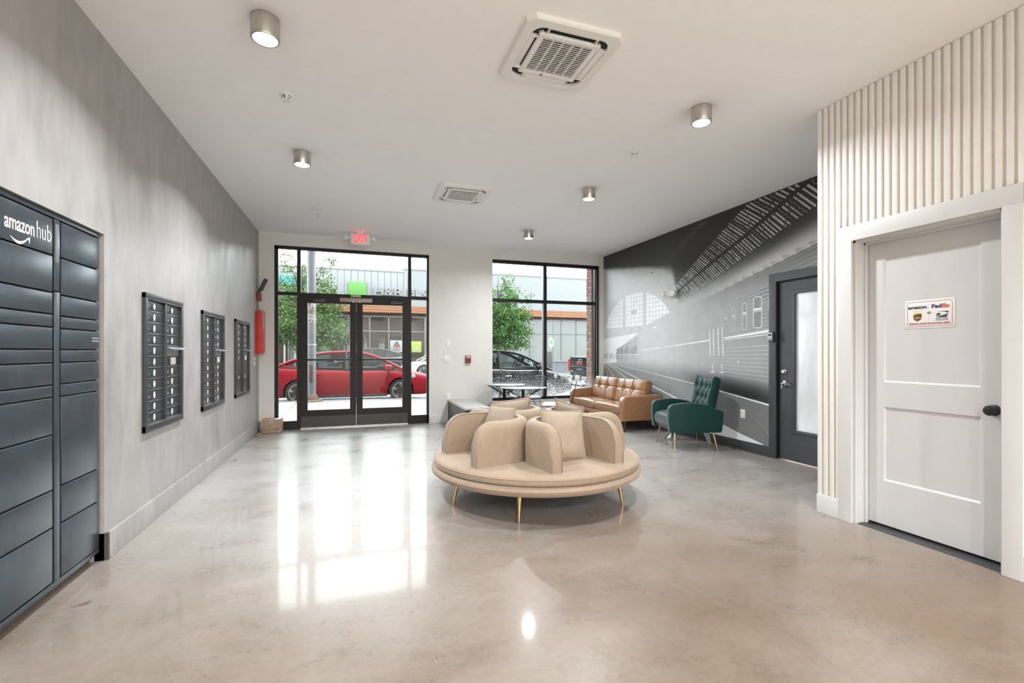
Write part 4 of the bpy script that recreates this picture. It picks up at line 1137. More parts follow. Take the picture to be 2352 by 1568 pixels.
MB().lathe([(0, 0.200), (0.88, 0.200), (0.885, 0.207), (0, 0.207)], 72).build('underside_shade', M_LOCKD, rs, world=False)  # black disc added to deepen the shade under the sofa
MB().tube([(0, 0, 0.206), (0, 0, 0.0)], [0.022, 0.012], 12).build('leg', M_BRASS, rs, world=False)

def tub_back(ax):
    """U shaped padded shell, open outwards along the angle ax"""
    T, WC, DC, DE, H = 0.095, 0.310, 0.500, 0.775, 0.352
    path, nrm = [], []
    ns = 9
    for k in range(ns+1):
        d = DE+(DC-DE)*k/ns; path.append((d, WC)); nrm.append((0, -1))
    for k in range(1, 32):
        a = pi/2+pi*k/32; path.append((DC+WC*cos(a), WC*sin(a))); nrm.append((-cos(a), -sin(a)))
    for k in range(ns+1):
        d = DC+(DE-DC)*k/ns; path.append((d, -WC)); nrm.append((0, 1))
    S = [0]
    for i in range(1, len(path)): S.append(S[-1]+hypot(path[i][0]-path[i-1][0], path[i][1]-path[i-1][1]))
    Lt = S[-1]
    R = 0.170
    def hh(s):
        e = min(s, Lt-s)
        if e >= R: return H
        return H-R+sqrt(max(0, R*R-(R-e)**2))
    m = MB(); sec = []
    z0 = 0.366
    prof = []   # (across -0.5 outer .. 0.5 inner, kind)
    nP = 0
    vs = []
    for i, (p, q) in enumerate(zip(path, nrm)):
        h = max(0.10, hh(S[i]))
        row = [(-0.5, 0.0), (-0.54, h*0.35), (-0.54, h*0.62), (-0.5, h-0.085)]
        for k in range(1, 6):
            a = pi/2*k/6
            row.append((-0.5+0.64*(1-cos(a)), h-0.085+0.085*sin(a)))
        row += [(0.14, h), (0.38, h-0.002), (0.47, h-0.006), (0.5, h-0.014), (0.5, h*0.6), (0.5, h*0.3), (0.5, 0.0)]
        nP = len(row)
        for (c_, z) in row:
            vs.append((p[0]+q[0]*c_*T, p[1]+q[1]*c_*T, z0+z))
    fs = []
    for i in range(len(path)-1):
        for j in range(nP-1): fs.append((i*nP+j, (i+1)*nP+j, (i+1)*nP+j+1, i*nP+j+1))
    fs.append(tuple(range(nP))); fs.append(tuple((len(path)-1)*nP+j for j in range(nP-1, -1, -1)))
    M = Matrix.Rotation(ax, 4, 'Z')
    m.add(vs, fs, M)
    o = m.build('tub_back', M_BOUCLE, rs, world=False, ang=50)
    for cc, nm in ((0.47, 'inner'), (-0.47, 'outer')):
        pp = []
        for i, (p, q) in enumerate(zip(path, nrm)):
            if nm == 'outer' and 6 < i < len(path)-7: continue
            h = max(0.10, hh(S[i]))
            zz = h-0.004 if nm == 'inner' else h-0.074
            pp.append((p[0]+q[0]*cc*T, p[1]+q[1]*cc*T, z0+zz))
        def ends(first, q, sgn):
            return [(first[0]+0.002, first[1], z0+0.004), (first[0]+0.002, first[1], first[2]-0.01)]
        if nm == 'inner':
            e0, e1 = ends(pp[0], None, 1), ends(pp[-1], None, 1)
            ln_ = e0+pp+e1[::-1]
            MB().add([], []).tube([M @ Vector(t) for t in ln_], 0.0048, 7).build('piping', M_PIPE, o, world=False)
        else:
            h2 = len(pp)//2
            for seg in (pp[:h2], pp[h2:][::-1]):
                e0 = ends(seg[0], None, 1)
                tt = [M @ Vector(t) for t in e0+[(seg[0][0]+0.001, seg[0][1], seg[0][2])]]
                MB().tube(tt, 0.0042, 7).build('piping', M_PIPE, o, world=False)
AX = [radians(a) for a in (191.7, -78.3, 11.7, 101.7)]
for a in AX: tub_back(a)

def cushion_mesh(S_, T_, seed, nn=30):
    """square scatter cushion in its own plane xy, thickness along z, soft wrinkles near corners"""
    m = MB()
    def surf(sgn):
        def fn(u, v):
            x, y = 2*u-1, 2*v-1
            px = x*(1-0.055*(1-y*y)*abs(x)**2); py = y*(1-0.055*(1-x*x)*abs(y)**2)
            e = max(0, (1-abs(x)**2.6))*max(0, (1-abs(y)**2.6))
            t = T_*0.5*(e**0.55)
            w = mnoise.noise(Vector((x*1.4+seed, y*1.4, sgn*2.0)))*0.12
            cr = 0.0
            for (cx, cy) in ((-1, -1), (1, -1), (-1, 1), (1, 1)):
                d = hypot(x-cx, y-cy); an = atan2(y-cy, x-cx)
                cr += 0.10*exp(-((d-0.55)/0.35)**2)*sin(an*22+seed+cx)
            return (px*S_/2, py*S_/2, sgn*(t*(1+w+cr*0.5)+0.0005))
        return fn
    m.grid(nn, nn, surf(1)); m.grid(nn, nn, surf(-1))
    return m
def scatter_cushion(ax, d, tilt, roll, zc, lab, seed, S_=0.43):
    a = AX[ax]
    loc = (SCX+d*cos(a), SCY+d*sin(a), zc)
    r = empty('scatter_cushion', loc, 0, lab, 'cushion', 'cream cushions on the round sofa')
    r.rotation_euler = (Matrix.Rotation(a, 4, 'Z') @ Matrix.Rotation(pi/2-tilt, 4, 'Y') @ Matrix.Rotation(pi/2+roll, 4, 'Z')).to_euler()
    cushion_mesh(S_, 0.145, seed).build('cover', M_PILLOW, r, world=False, ang=80)
    pts = []
    K = 24
    for (a0, b0, a1, b1) in ((-1, -1, 1, -1), (1, -1, 1, 1), (1, 1, -1, 1), (-1, 1, -1, -1)):
        for k in range(K):
            t = k/K; x, y = a0+(a1-a0)*t, b0+(b1-b0)*t
            px = x*(1-0.055*(1-y*y)*abs(x)**2); py = y*(1-0.055*(1-x*x)*abs(y)**2)
            pts.append((px*S_/2*1.012, py*S_/2*1.012, 0))
    fl_ = MB()
    n_ = len(pts)
    fl_.tube(pts, 0.006, 7, closed=True)
    fl_.build('piped_edge', M_PILLOW, r, world=False)
    return r
scatter_cushion(0, 0.40, radians(17), radians(3), 0.590, 'cream scatter cushion in the left tub seat, seen nearly edge on', 1.3, 0.44)
scatter_cushion(1, 0.44, radians(15), radians(-5), 0.575, 'cream scatter cushion facing the viewer in the front tub seat', 2.1, 0.42)
scatter_cushion(2, 0.42, radians(14), radians(6), 0.585, 'cream scatter cushion in the tub seat facing the green armchair, mostly hidden', 3.7)
scatter_cushion(3, 0.46, radians(14), radians(-4), 0.595, 'cream scatter cushion in the rear tub seat facing the window, only its top edge showing', 4.4)

# ------------------------------------------------------------------ generic padded panel
def padded(m, w, h, t, nu=40, nv=34, disp=None, wf=None, topf=None, curve=None, n=7, back=0.55, M=None):
    """panel in local y (width) z (height), front to +x"""
    wf = wf or (lambda v: 1.0); topf = topf or (lambda u: 0.0); curve = curve or (lambda y, z: 0.0); disp = disp or (lambda y, z: 0.0)
    def surf(sgn):
        def fn(u, v):
            a, b = 2*u-1, 2*v-1
            # denser sampling close to the rim
            a = a*(1.5-0.5*a*a); b = b*(1.5-0.5*b*b)
            a, b = max(-1, min(1, a)), max(-1, min(1, b))
            e = (max(0, 1-abs(a)**n)**(1/n))*(max(0, 1-abs(b)**n)**(1/n))
            vv = (b+1)/2
            y = a*w/2*wf(vv); z = vv*h+topf(a)*vv
            x = sgn*t/2*e*(1 if sgn > 0 else back*2-1 if back > 1 else 1)
            if sgn > 0: x += disp(y, z)*min(1, e*1.3)
            return (x+curve(y, z), y, z)
        return fn
    m.grid(nu, nv, surf(1), M); m.grid(14, 12, surf(-1), M)
    return m

# ------------------------------------------------------------------ tan leather two seat sofa
so = empty('leather_sofa', (4.36, 7.35, 0), 0, 'tan leather two seat sofa with button tufted backs against the mural by the window', 'sofa')
SX0, SX1, SY0, SY1 = 4.00, 4.715, 6.395, 8.325
def arm(y0, y1):
    m = MB()
    bm = bmesh.new()
    prof = [(SX0, 0.180), (SX0-0.002, 0.47), (SX0+0.010, 0.535), (SX0+0.045, 0.562), (SX0+0.12, 0.572), (SX1-0.06, 0.592), (SX1, 0.588), (SX1+0.02, 0.50), (SX1, 0.20), (SX1-0.02, 0.180)]
    vs0 = [bm.verts.new((a, y0, b)) for a, b in prof]; vs1 = [bm.verts.new((a, y1, b)) for a, b in prof]
    k = len(prof)
    bm.faces.new(vs0); bm.faces.new(vs1[::-1])
    for i in range(k): bm.faces.new((vs0[i], vs0[(i+1) % k], vs1[(i+1) % k], vs1[i]))
    bmesh.ops.recalc_face_normals(bm, faces=bm.faces)
    es = [e for e in bm.edges if abs(e.verts[0].co.y-e.verts[1].co.y) < 1e-6]
    bmesh.ops.bevel(bm, geom=es, offset=0.028, segments=4, profile=0.6, affect='EDGES', clamp_overlap=True)
    bm.verts.index_update()
    m.add([tuple(v.co) for v in bm.verts], [[v.index for v in f.verts] for f in bm.faces]); bm.free()
    return m
arm(SY0, SY0+0.125).build('arm', M_LEATH, so, ang=45)
arm(SY1-0.125, SY1).build('arm', M_LEATH, so, ang=45)
IY0, IY1 = SY0+0.118, SY1-0.118
IM = (IY0+IY1)/2
MB().bbox(SX0+0.03, IY0, 0.185, SX1-0.03, IY1, 0.275, 0.02).build('seat_rail', M_LEATH, so)
MB().bbox(SX1-0.09, IY0-0.01, 0.20, SX1+0.005, IY1+0.01, 0.58, 0.03).build('back_frame', M_LEATH, so)
for (a, b) in ((IY0+0.004, IM-0.003), (IM+0.003, IY1-0.004)):
    wd = b-a
    def sdisp(y, z, wd=wd):
        s = 0.010*(1-(2*y/wd)**2)
        for yy in (-wd/6, wd/6): s -= 0.006*exp(-((y-yy)/0.012)**2)*(0.6)
        return s
    m = MB()
    Ms = Matrix.Translation((SX0+0.008+0.52, (a+b)/2, 0.345)) @ Matrix.Rotation(-pi/2, 4, 'Y')
    padded(m, wd, 0.52, 0.145, 40, 34, disp=sdisp, n=8, M=Ms)
    sc = m.build('seat_cushion', M_LEATH, so, ang=60)
    MB().tube([(SX0+0.012, a+0.03, 0.395), (SX0+0.010, (a+b)/2, 0.398), (SX0+0.012, b-0.03, 0.395)], 0.004, 6).build('seam', M_LEATH, sc)
    def bdisp(y, z, wd=wd):
        s = 0.020*(1-(2*y/wd)**2)
        for yy in (-wd/6, wd/6):
            s -= 0.016*exp(-((y-yy)/0.014)**2)
            s -= 0.042*exp(-(((y-yy)**2+(z-0.235)**2)/0.045**2))
        s -= 0.012*exp(-((z-0.235)/0.014)**2)
        return s
    m = MB()
    Mb = Matrix.Translation((SX1-0.235, (a+b)/2, 0.400)) @ Matrix.Rotation(radians(14), 4, 'Y') @ Matrix.Rotation(pi, 4, 'Z')
    padded(m, wd, 0.415, 0.190, 64, 44, disp=bdisp, n=6, M=Mb)
    bc = m.build('back_cushion', M_LEATH, so, ang=60)
    for yy in (-wd/6, wd/6):
        p = Mb @ Vector((0.095-0.032, yy, 0.235))
        MB().add([tuple(p+Vector(q)*0.011) for q in ((0, 1, 0), (0, 0, 1), (0, -1, 0), (0, 0, -1), (-0.8, 0, 0), (0.8, 0, 0))], [(0, 1, 4), (1, 2, 4), (2, 3, 4), (3, 0, 4), (1, 0, 5), (2, 1, 5), (3, 2, 5), (0, 3, 5)]).build('button', M_LEATH, bc)
for (x, y, dx, dy) in ((SX0+0.09, SY0+0.09, -0.012, -0.01), (SX0+0.09, SY1-0.09, -0.012, 0.01), (SX1-0.07, SY0+0.09, 0.012, -0.01), (SX1-0.07, SY1-0.09, 0.012, 0.01)):
    MB().tube([(x, y, 0.19), (x+dx, y+dy, 0.0)], [0.027, 0.015], 12).build('leg', M_WOODD, so)

# ------------------------------------------------------------------ emerald armchair
gc = empty('armchair', (4.242, 5.222, 0), radians(163.9), 'emerald green velvet armchair with buttoned back and splayed brass legs', 'armchair')
def gside(y0, y1):
    prof = [(0.345, 0.245), (0.365, 0.40), (0.360, 0.545), (0.345, 0.583), (0.300, 0.606)]
    for k in range(1, 9):
        t = k/8; x = 0.30-0.60*t; prof.append((x, 0.606+0.036*sin(pi*min(1, t*0.9))-0.085*t*t))
    prof += [(-0.345, 0.515), (-0.358, 0.49), (-0.335, 0.27), (-0.315, 0.245)]
    bm = bmesh.new()
    k = len(prof)
    v0 = [bm.verts.new((a, y0, b)) for a, b in prof]; v1 = [bm.verts.new((a, y1, b)) for a, b in prof]
    bm.faces.new(v0); bm.faces.new(v1[::-1])
    for i in range(k): bm.faces.new((v0[i], v0[(i+1) % k], v1[(i+1) % k], v1[i]))
    bmesh.ops.recalc_face_normals(bm, faces=bm.faces)
    es = [e for e in bm.edges if abs(e.verts[0].co.y-e.verts[1].co.y) < 1e-6]
    bmesh.ops.bevel(bm, geom=es, offset=0.012, segments=3, profile=0.6, affect='EDGES')
    bm.verts.index_update()
    m = MB().add([tuple(v.co) for v in bm.verts], [[v.index for v in f.verts] for f in bm.faces]); bm.free()
    return m
gside(0.262, 0.335).build('arm', M_GREEN, gc, world=False, ang=45)
gside(-0.335, -0.262).build('arm', M_GREEN, gc, world=False, ang=45)
MB().bbox(-0.30, -0.265, 0.25, 0.30, 0.265, 0.32, 0.02).bbox(-0.345, -0.275, 0.25, -0.27, 0.275, 0.50, 0.02).build('seat_base', M_GREEN, gc, world=False)
m = MB()
padded(m, 0.518, 0.60, 0.215, 34, 34, disp=lambda y, z: 0.018*(1-(y/0.26)**2)*(1-((z-0.3)/0.3)**2), n=5, M=Matrix.Translation((0.345, 0, 0.372)) @ Matrix.Rotation(-pi/2, 4, 'Y'))
m.build('seat_cushion', M_GREEN, gc, world=False, ang=70)
BT = []
for (z, ys) in ((0.425, (-0.19, -0.065, 0.065, 0.19)), (0.285, (-0.125, 0.0, 0.125)), (0.140, (-0.19, -0.065, 0.065, 0.19))):
    for y in ys: BT.append((y, z))
def gdisp(y, z):
    s = 0.006
    for (by, bz) in BT:
        d2 = (y-by)**2+(z-bz)**2
        s -= 0.036*exp(-d2/0.022**2)+0.010*exp(-d2/0.055**2)
    # diagonal folds between the buttons
    for (by, bz) in BT:
        for (cy, cz) in BT:
            dy, dz = cy-by, cz-bz
            if 0.10 < dz < 0.17 and abs(dy) < 0.09:
                L2 = dy*dy+dz*dz; t = ((y-by)*dy+(z-bz)*dz)/L2
                if 0 < t < 1:
                    dd = abs((y-by)*dz-(z-bz)*dy)/sqrt(L2)
                    s -= 0.009*exp(-(dd/0.010)**2)
    for (by, bz) in BT:
        if bz < 0.2 and z < bz: s -= 0.010*exp(-((y-by)/0.012)**2)
        if bz > 0.4 and z > bz: s -= 0.010*exp(-((y-by)/0.012)**2)
    return s
m = MB()
Mb = Matrix.Translation((-0.225, 0, 0.395)) @ Matrix.Rotation(radians(-12), 4, 'Y')
padded(m, 0.515, 0.535, 0.135, 72, 64, disp=gdisp, wf=lambda v: 1.0+0.085*max(0, v-0.35)-0.03*sin(pi*min(1, max(0, (v-0.2)/0.5))), topf=lambda a: 0.030*abs(a)**2.2, curve=lambda y, z: 0.55*y*y*(0.4+z), n=7, M=Mb)
gb = m.build('backrest', M_GREEN, gc, world=False, ang=70)
for (by, bz) in BT:
    p = Mb @ Vector((0.0675+gdisp(by, bz)+0.55*by*by*(0.4+bz), by, bz))
    MB().lathe([(0, -0.004), (0.010, -0.002), (0.008, 0.004), (0, 0.006)], 10, Matrix.Translation(p), axis='x').build('button', M_GREEN, gb, world=False)
for (x, y) in ((0.29, 0.325), (0.29, -0.325), (-0.29, 0.30), (-0.29, -0.30)):
    sx = 1 if x > 0 else -1; sy = 1 if y > 0 else -1
    MB().tube([(x-0.035*sx, y-0.065*sy, 0.255), (x, y, 0.008)], [0.0125, 0.0065], 12).lathe([(0, 0), (0.0085, 0.001), (0.009, 0.006), (0.007, 0.012), (0, 0.014)], 12, Matrix.Translation((x, y, 0))).build('leg', M_BRASS, gc, world=False)

# little trumpet base table behind the armchair
tt = empty('side_table', (4.44, 5.78, 0), 0, 'small side table with a silver trumpet base hidden behind the green armchair', 'table')
MB().lathe([(0.100, 0), (0.102, 0.006), (0.085, 0.012), (0.060, 0.030), (0.038, 0.060), (0.024, 0.100), (0.016, 0.16), (0.014, 0.40), (0.02, 0.45), (0, 0.45)], 32).build('trumpet_base', M_NICKEL, tt, world=False)
MB().lathe([(0, 0.448), (0.138, 0.448), (0.145, 0.452), (0.145, 0.462), (0.138, 0.466), (0, 0.466)], 40).build('table_top', M_STONE, tt, world=False)
wd_ = empty('door_wedge', (4.66, 5.30, 0), 0, 'small pale wedge standing on the floor behind the green armchair', 'wedge')
MB().prism([(-0.045, 0.145), (0.03, 0.145), (0.05, 0.05), (0.055, 0.0), (0.035, 0.0), (0.0, 0.05)], -0.012, 0.012, 'xz', M=Matrix.Rotation(radians(-70), 4, 'Z')).build('wedge_body', mat('pale_grey_plastic', (0.55, 0.56, 0.58), 0.4), wd_, world=False)

# ------------------------------------------------------------------ low bench against the street wall
be = empty('bench', (1.80, 7.70, 0), 0, 'long low bench with a pale stone top beside the greige wall', 'bench')
MB().bbox(1.598, 7.0, 0.388, 2.005, YB-0.018, 0.418, 0.003).build('top', M_STONE, be)
MB().bbox(1.605, 7.01, 0.0, 1.640, YB-0.02, 0.388, 0.002).build('side_panel', M_DKWOOD, be)
MB().bbox(1.963, 7.01, 0.0, 1.998, YB-0.02, 0.388, 0.002).build('side_panel', M_DKWOOD, be)
MB().bbox(1.640, 7.012, 0.0, 1.963, 7.042, 0.388, 0.002).build('end_panel', M_DKWOOD, be)

# ------------------------------------------------------------------ two bistro tables
def bistro(x, y, lab, a0):
    r = empty('bistro_table', (x, y, 0), a0, lab, 'table', 'glass topped wire tables at the window')
    MB().lathe([(0, 0.708), (0.365, 0.708), (0.373, 0.712), (0.373, 0.718), (0.365, 0.722), (0, 0.722)], 64).build('glass_top', M_TGLASS, r, world=False)
    MB().tube([(0, 0, 0.01), (0, 0, 0.700)], 0.026, 16).lathe([(0.12, 0.0), (0.12, 0.008), (0.03, 0.014), (0.026, 0.02), (0, 0.02)], 32).lathe([(0.03, 0.694), (0.13, 0.700), (0.13, 0.707), (0, 0.707)], 32).build('column', M_BLKM, r, world=False)
    k = MB()
    n_ = 22
    for i in range(n_):
        for sg in (-1, 1):
            a = 2*pi*i/n_
            p0 = (0.225*cos(a), 0.225*sin(a), 0.006); a1 = a+sg*0.55
            p1 = (0.085*cos(a1), 0.085*sin(a1), 0.565); a2 = a1+sg*0.10
            p2 = (0.315*cos(a2), 0.315*sin(a2), 0.703)
            if sg > 0 or i % 2 == 0: k.tube([p0, p1, p2], 0.0032, 5)
    k.tube([(0.087*cos(2*pi*t/40), 0.087*sin(2*pi*t/40), 0.565) for t in range(40)], 0.004, 6, closed=True)
    k.tube([(0.225*cos(2*pi*t/48), 0.225*sin(2*pi*t/48), 0.006) for t in range(48)], 0.005, 6, closed=True)
    k.tube([(0.315*cos(2*pi*t/48), 0.315*sin(2*pi*t/48), 0.703) for t in range(48)], 0.004, 6, closed=True)
    k.build('wire_base', M_BLKM, r, world=False)
    return r
bistro(2.50, 7.83, 'round glass bistro table on black wire base nearer the greige wall, behind the other one', 0.0)
bistro(2.56, 7.03, 'round glass bistro table on black wire base in front of its twin', 0.2)

def wire_chair(x, y, rz, lab):
    r = empty('wire_chair', (x, y, 0), rz, lab, 'chair', 'black wire chairs by the window')
    def bx(z): return -0.20-0.10*(z-0.46)/0.38
    b = MB()
    hw, zt, rc = 0.205, 0.845, 0.06
    pts = [(bx(0.46), -hw, 0.46), (bx(zt-rc), -hw, zt-rc)]
    for k in range(1, 7):
        a = pi/2*k/6; pts.append((bx(zt-rc+rc*sin(a)), -hw+rc*(1-cos(a)), zt-rc+rc*sin(a)))
    pts += [(p[0], -p[1], p[2]) for p in pts[::-1]]
    b.tube(pts, 0.006, 8)
    for k in range(1, 12):
        yy = -hw+2*hw*k/12; e = abs(yy) > hw-rc
        z1 = zt-(rc-sqrt(max(0, rc*rc-(abs(yy)-hw+rc)**2)) if e else 0)
        b.tube([(bx(0.46), yy, 0.46), (bx(z1), yy, z1)], 0.003, 5)
    for k in range(0, 10):
        zz = 0.48+0.30*k/9
        b.tube([(bx(zz), -hw, zz), (bx(zz), hw, zz)], 0.003, 5)
    b.tube([(bx(zt-0.03), -hw+0.015, zt-0.03), (bx(zt-0.03), hw-0.015, zt-0.03)], 0.003, 5)
    b.build('backrest', M_BLKM, r, world=False)
    s = MB().tube([(-0.2, -0.205, 0.445), (0.21, -0.215, 0.455), (0.225, -0.19, 0.455), (0.225, 0.19, 0.455), (0.21, 0.215, 0.455), (-0.2, 0.205, 0.445)], 0.006, 8, closed=True)
    for k in range(1, 9): s.tube([(-0.2, -0.2+0.4*k/9, 0.445), (0.222, -0.2+0.4*k/9, 0.455)], 0.003, 5)
    for k in range(1, 7): s.tube([(-0.2+0.42*k/7, -0.21, 0.449), (-0.2+0.42*k/7, 0.21, 0.449)], 0.003, 5)
    s.build('seat_frame', M_BLKM, r, world=False)
    MB().bbox(-0.19, -0.195, 0.458, 0.225, 0.195, 0.488, 0.013, n=3).build('seat_pad', M_SEATPAD, r, world=False)
    for sy in (-1, 1):
        for (xa, xb) in ((-0.14, -0.24), (0.12, 0.21)):
            MB().tube([(xa-0.03, sy*0.17, 0.447), (xb, sy*0.215, 0.006), (xa+0.10*(1 if xa < 0 else -1), sy*0.165, 0.450)], 0.0055, 7).build('leg', M_BLKM, r, world=False)
    return r
wire_chair(2.93, 7.88, atan2(-0.20, -0.98), 'black wire chair with a white pad, its grid back against the window glass')
wire_chair(2.97, 6.61, atan2(0.46, -0.89), 'black wire chair with a white pad seen side on before the leather sofa')

# ================================================================== printed mural: a night train under an arched station roof
def lin(s):
    s = s/255.0
    return s/12.92 if s <= 0.04045 else ((s+0.055)/1.055)**2.4
def itp(tab, x):
    if x <= tab[0][0]: return tab[0][1]
    for (a, b), (c, d) in zip(tab, tab[1:]):
        if x <= c: return b+(d-b)*(x-a)/(c-a)
    return tab[-1][1]
def sst(a, b, x):
    t = max(0.0, min(1.0, (x-a)/(b-a))); return t*t*(3-2*t)
T_UP = [(3.6, 3.90), (4.0, 3.66), (4.782, 3.193), (5.128, 2.988), (5.582, 2.714), (6.102, 2.373), (6.35, 2.18)]
T_CH = [(3.0, 3.55), (3.5, 3.34), (3.769, 3.227), (4.054, 3.10), (4.782, 2.771), (5.446, 2.507), (6.062, 2.238), (6.35, 2.10)]
T_LO = [(3.0, 3.13), (3.4, 3.0), (3.769, 2.845), (3.908, 2.795), (4.622, 2.543), (5.038, 2.376), (5.548, 2.20), (6.1, 2.04), (6.35, 1.98)]
T_ROOF = [(3.0, 2.70), (3.769, 2.498), (4.325, 2.350), (5.6, 2.04), (6.28, 1.895), (7.12, 1.59), (7.9, 1.344), (8.4, 1.2)]
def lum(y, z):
    g = itp([(3.2, 120), (4.4, 132), (5.0, 142), (6.0, 160), (7.0, 172), (8.4, 176)], y)  # paler towards the window: its glare is painted into the print
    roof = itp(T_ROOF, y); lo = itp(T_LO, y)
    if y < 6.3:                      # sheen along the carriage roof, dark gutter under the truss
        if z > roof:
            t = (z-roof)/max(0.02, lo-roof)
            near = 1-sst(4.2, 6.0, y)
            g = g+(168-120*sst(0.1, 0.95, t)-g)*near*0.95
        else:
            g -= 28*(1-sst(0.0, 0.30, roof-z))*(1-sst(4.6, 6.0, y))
    # dark printed roof; beyond the truss its lower edge is window glow painted in
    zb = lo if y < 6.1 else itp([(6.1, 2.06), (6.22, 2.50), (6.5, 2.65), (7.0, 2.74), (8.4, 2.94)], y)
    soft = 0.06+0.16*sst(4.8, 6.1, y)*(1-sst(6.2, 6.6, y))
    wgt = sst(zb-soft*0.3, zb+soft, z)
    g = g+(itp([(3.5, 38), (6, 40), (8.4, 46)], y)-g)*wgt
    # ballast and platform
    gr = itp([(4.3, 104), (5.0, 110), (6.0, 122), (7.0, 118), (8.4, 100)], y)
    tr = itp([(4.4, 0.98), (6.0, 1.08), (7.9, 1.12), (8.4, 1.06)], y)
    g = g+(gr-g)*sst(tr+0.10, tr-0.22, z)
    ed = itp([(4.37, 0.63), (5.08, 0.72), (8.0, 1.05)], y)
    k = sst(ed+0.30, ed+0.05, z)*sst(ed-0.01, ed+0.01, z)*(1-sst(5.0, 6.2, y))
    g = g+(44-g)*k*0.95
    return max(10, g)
mu = MB(); mcol = []
MX = XR-0.0008
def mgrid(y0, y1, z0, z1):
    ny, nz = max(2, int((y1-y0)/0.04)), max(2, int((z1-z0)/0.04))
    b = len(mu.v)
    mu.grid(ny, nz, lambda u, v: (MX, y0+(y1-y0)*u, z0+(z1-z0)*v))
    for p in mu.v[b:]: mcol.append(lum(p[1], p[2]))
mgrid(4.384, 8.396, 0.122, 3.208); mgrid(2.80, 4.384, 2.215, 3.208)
lay = [0]
def mpoly(pts, g):
    pts = [(y, min(z, 3.207)) for y, z in pts]
    lay[0] += 1
    x = MX-0.0004-0.0000018*lay[0]
    mu.add([(x, y, z) for y, z in pts], [tuple(range(len(pts)))])
    mcol.extend([g]*len(pts) if not isinstance(g, (list, tuple)) else g)
def mline(p, q, w, g, w2=None, g2=None):
    w2 = w if w2 is None else w2; g2 = g if g2 is None else g2
    dy, dz = q[0]-p[0], q[1]-p[1]; L = hypot(dy, dz) or 1
    a, b = -dz/L/2, dy/L/2
    mpoly([(p[0]+a*w, p[1]+b*w), (p[0]-a*w, p[1]-b*w), (q[0]-a*w2, q[1]-b*w2), (q[0]+a*w2, q[1]+b*w2)], [g, g, g2, g2])
# carriage siding grooves running to the far end
for k in range(16):
    zr = 2.42-0.055*k
    y0 = 3.3 if zr > 2.24 else 4.40
    def at(y): return 1.20+(zr-1.20)*((8.6-y)/(8.6-3.77))
    ye = 5.2+0.12*(k % 3)
    gg = lum(y0, at(y0))
    mline((y0, at(y0)), (ye, at(ye)), 0.016, max(20, gg-(34 if k < 7 else 12)), 0.006, lum(ye, at(ye)))
    mline((y0, at(y0)+0.02), (ye, at(ye)+0.008), 0.008, gg+(16 if k < 7 else 7), 0.004, lum(ye, at(ye)))
for k in range(9):
    zr = 1.36-0.055*k
    def at(y): return 1.18+(zr-1.18)*((8.8-y)/(8.8-4.4))
    ye = 6.0+0.2*(k % 2)
    mline((4.40, at(4.4)), (ye, at(ye)), 0.010, lum(4.4, at(4.4))+28, 0.004, lum(ye, at(ye)))
mline((2.9, itp(T_ROOF, 2.9)), (4.33, itp(T_ROOF, 4.33)), 0.012, 205, 0.008, 190)
mline((4.33, itp(T_ROOF, 4.33)), (5.5, itp(T_ROOF, 5.5)), 0.008, 190, 0.004, 165)
# great roof truss: bright glazing strips cut by dark lattice
def strips(ya, yb, top, bot, slope, w0, seed):
    rnd = random.Random(seed)
    y = ya; i = 0
    while y < yb:
        sc_ = max(0.35, 1-(y-3.6)/3.9)
        grp = i % 8
        z = itp(top, y); yy = y; n_ = 0
        while n_ < 60:
            yn = yy-0.01
            zn = itp(top, y)+slope*(yn-y)
            if zn <= itp(bot, yn)+0.02*sc_: break
            yy = yn; n_ += 1
        ze = itp(top, y)+slope*(yy-y)
        near = 1-sst(5.2, 6.3, y)
        g0 = 112+50*near*0.9 if y < 5.6 else 178-20*near
        L0, L1 = 0.05, 0.97
        p = lambda t: (y+(yy-y)*t, itp(top, y)+(ze-itp(top, y))*t)
        if yy < y-0.02 and min(p(0)[1], p(1)[1]) < 3.2 and p(1)[0] > 2.85:
            if p(0)[1] > 3.2:
                L0 = max(L0, (p(0)[1]-3.2)/(p(0)[1]-ze))
            wv = w0*sc_*rnd.uniform(0.65, 1.15)
            if grp == 5 or (grp == 2 and i % 3 == 0):
                nseg = 9                          # row of small triangles between the purlins
                for s_ in range(nseg):
                    a = L0+(L1-L0)*s_/nseg; b = a+(L1-L0)/nseg*0.7
                    c = p(a); d = p(b); e = p((a+b)/2); o = w0*sc_*0.7; sg_ = 1 if s_ % 2 else -1
                    mpoly([c, d, (e[0]+o*0.5*sg_, e[1]-o*0.6*sg_)], g0-10)
            elif grp in (0, 1, 2, 6) or rnd.random() < 0.3:
                mline(p(L0+(L1-L0)*rnd.uniform(0, 0.08)), p(L1-(L1-L0)*rnd.uniform(0, 0.06)), wv, g0)
            else:
                cuts = sorted([L0, L1]+[L0+(L1-L0)*rnd.uniform(0.15, 0.85) for _ in range(rnd.choice((1, 2)))])
                for a, b in zip(cuts, cuts[1:]):
                    if b-a > 0.12: mline(p(a+0.025), p(b-0.03), wv, g0-4, wv*rnd.uniform(0.45, 1.0))
        y += (0.058 if grp != 7 else 0.075)*sc_
        i += 1
strips(3.62, 6.25, T_UP, T_CH, 0.74, 0.031, 3)
strips(3.05, 6.25, T_CH, T_LO, 0.95, 0.029, 5)
for tab in (T_CH,):                        # riveted spine
    for k in range(len(tab)-2):
        mline(tab[k], tab[k+1], 0.045*max(0.3, 1-(tab[k][0]-3.6)/3.2), lum(*tab[k]) if tab[k][0] > 5.6 else 40)
rnd = random.Random(9)
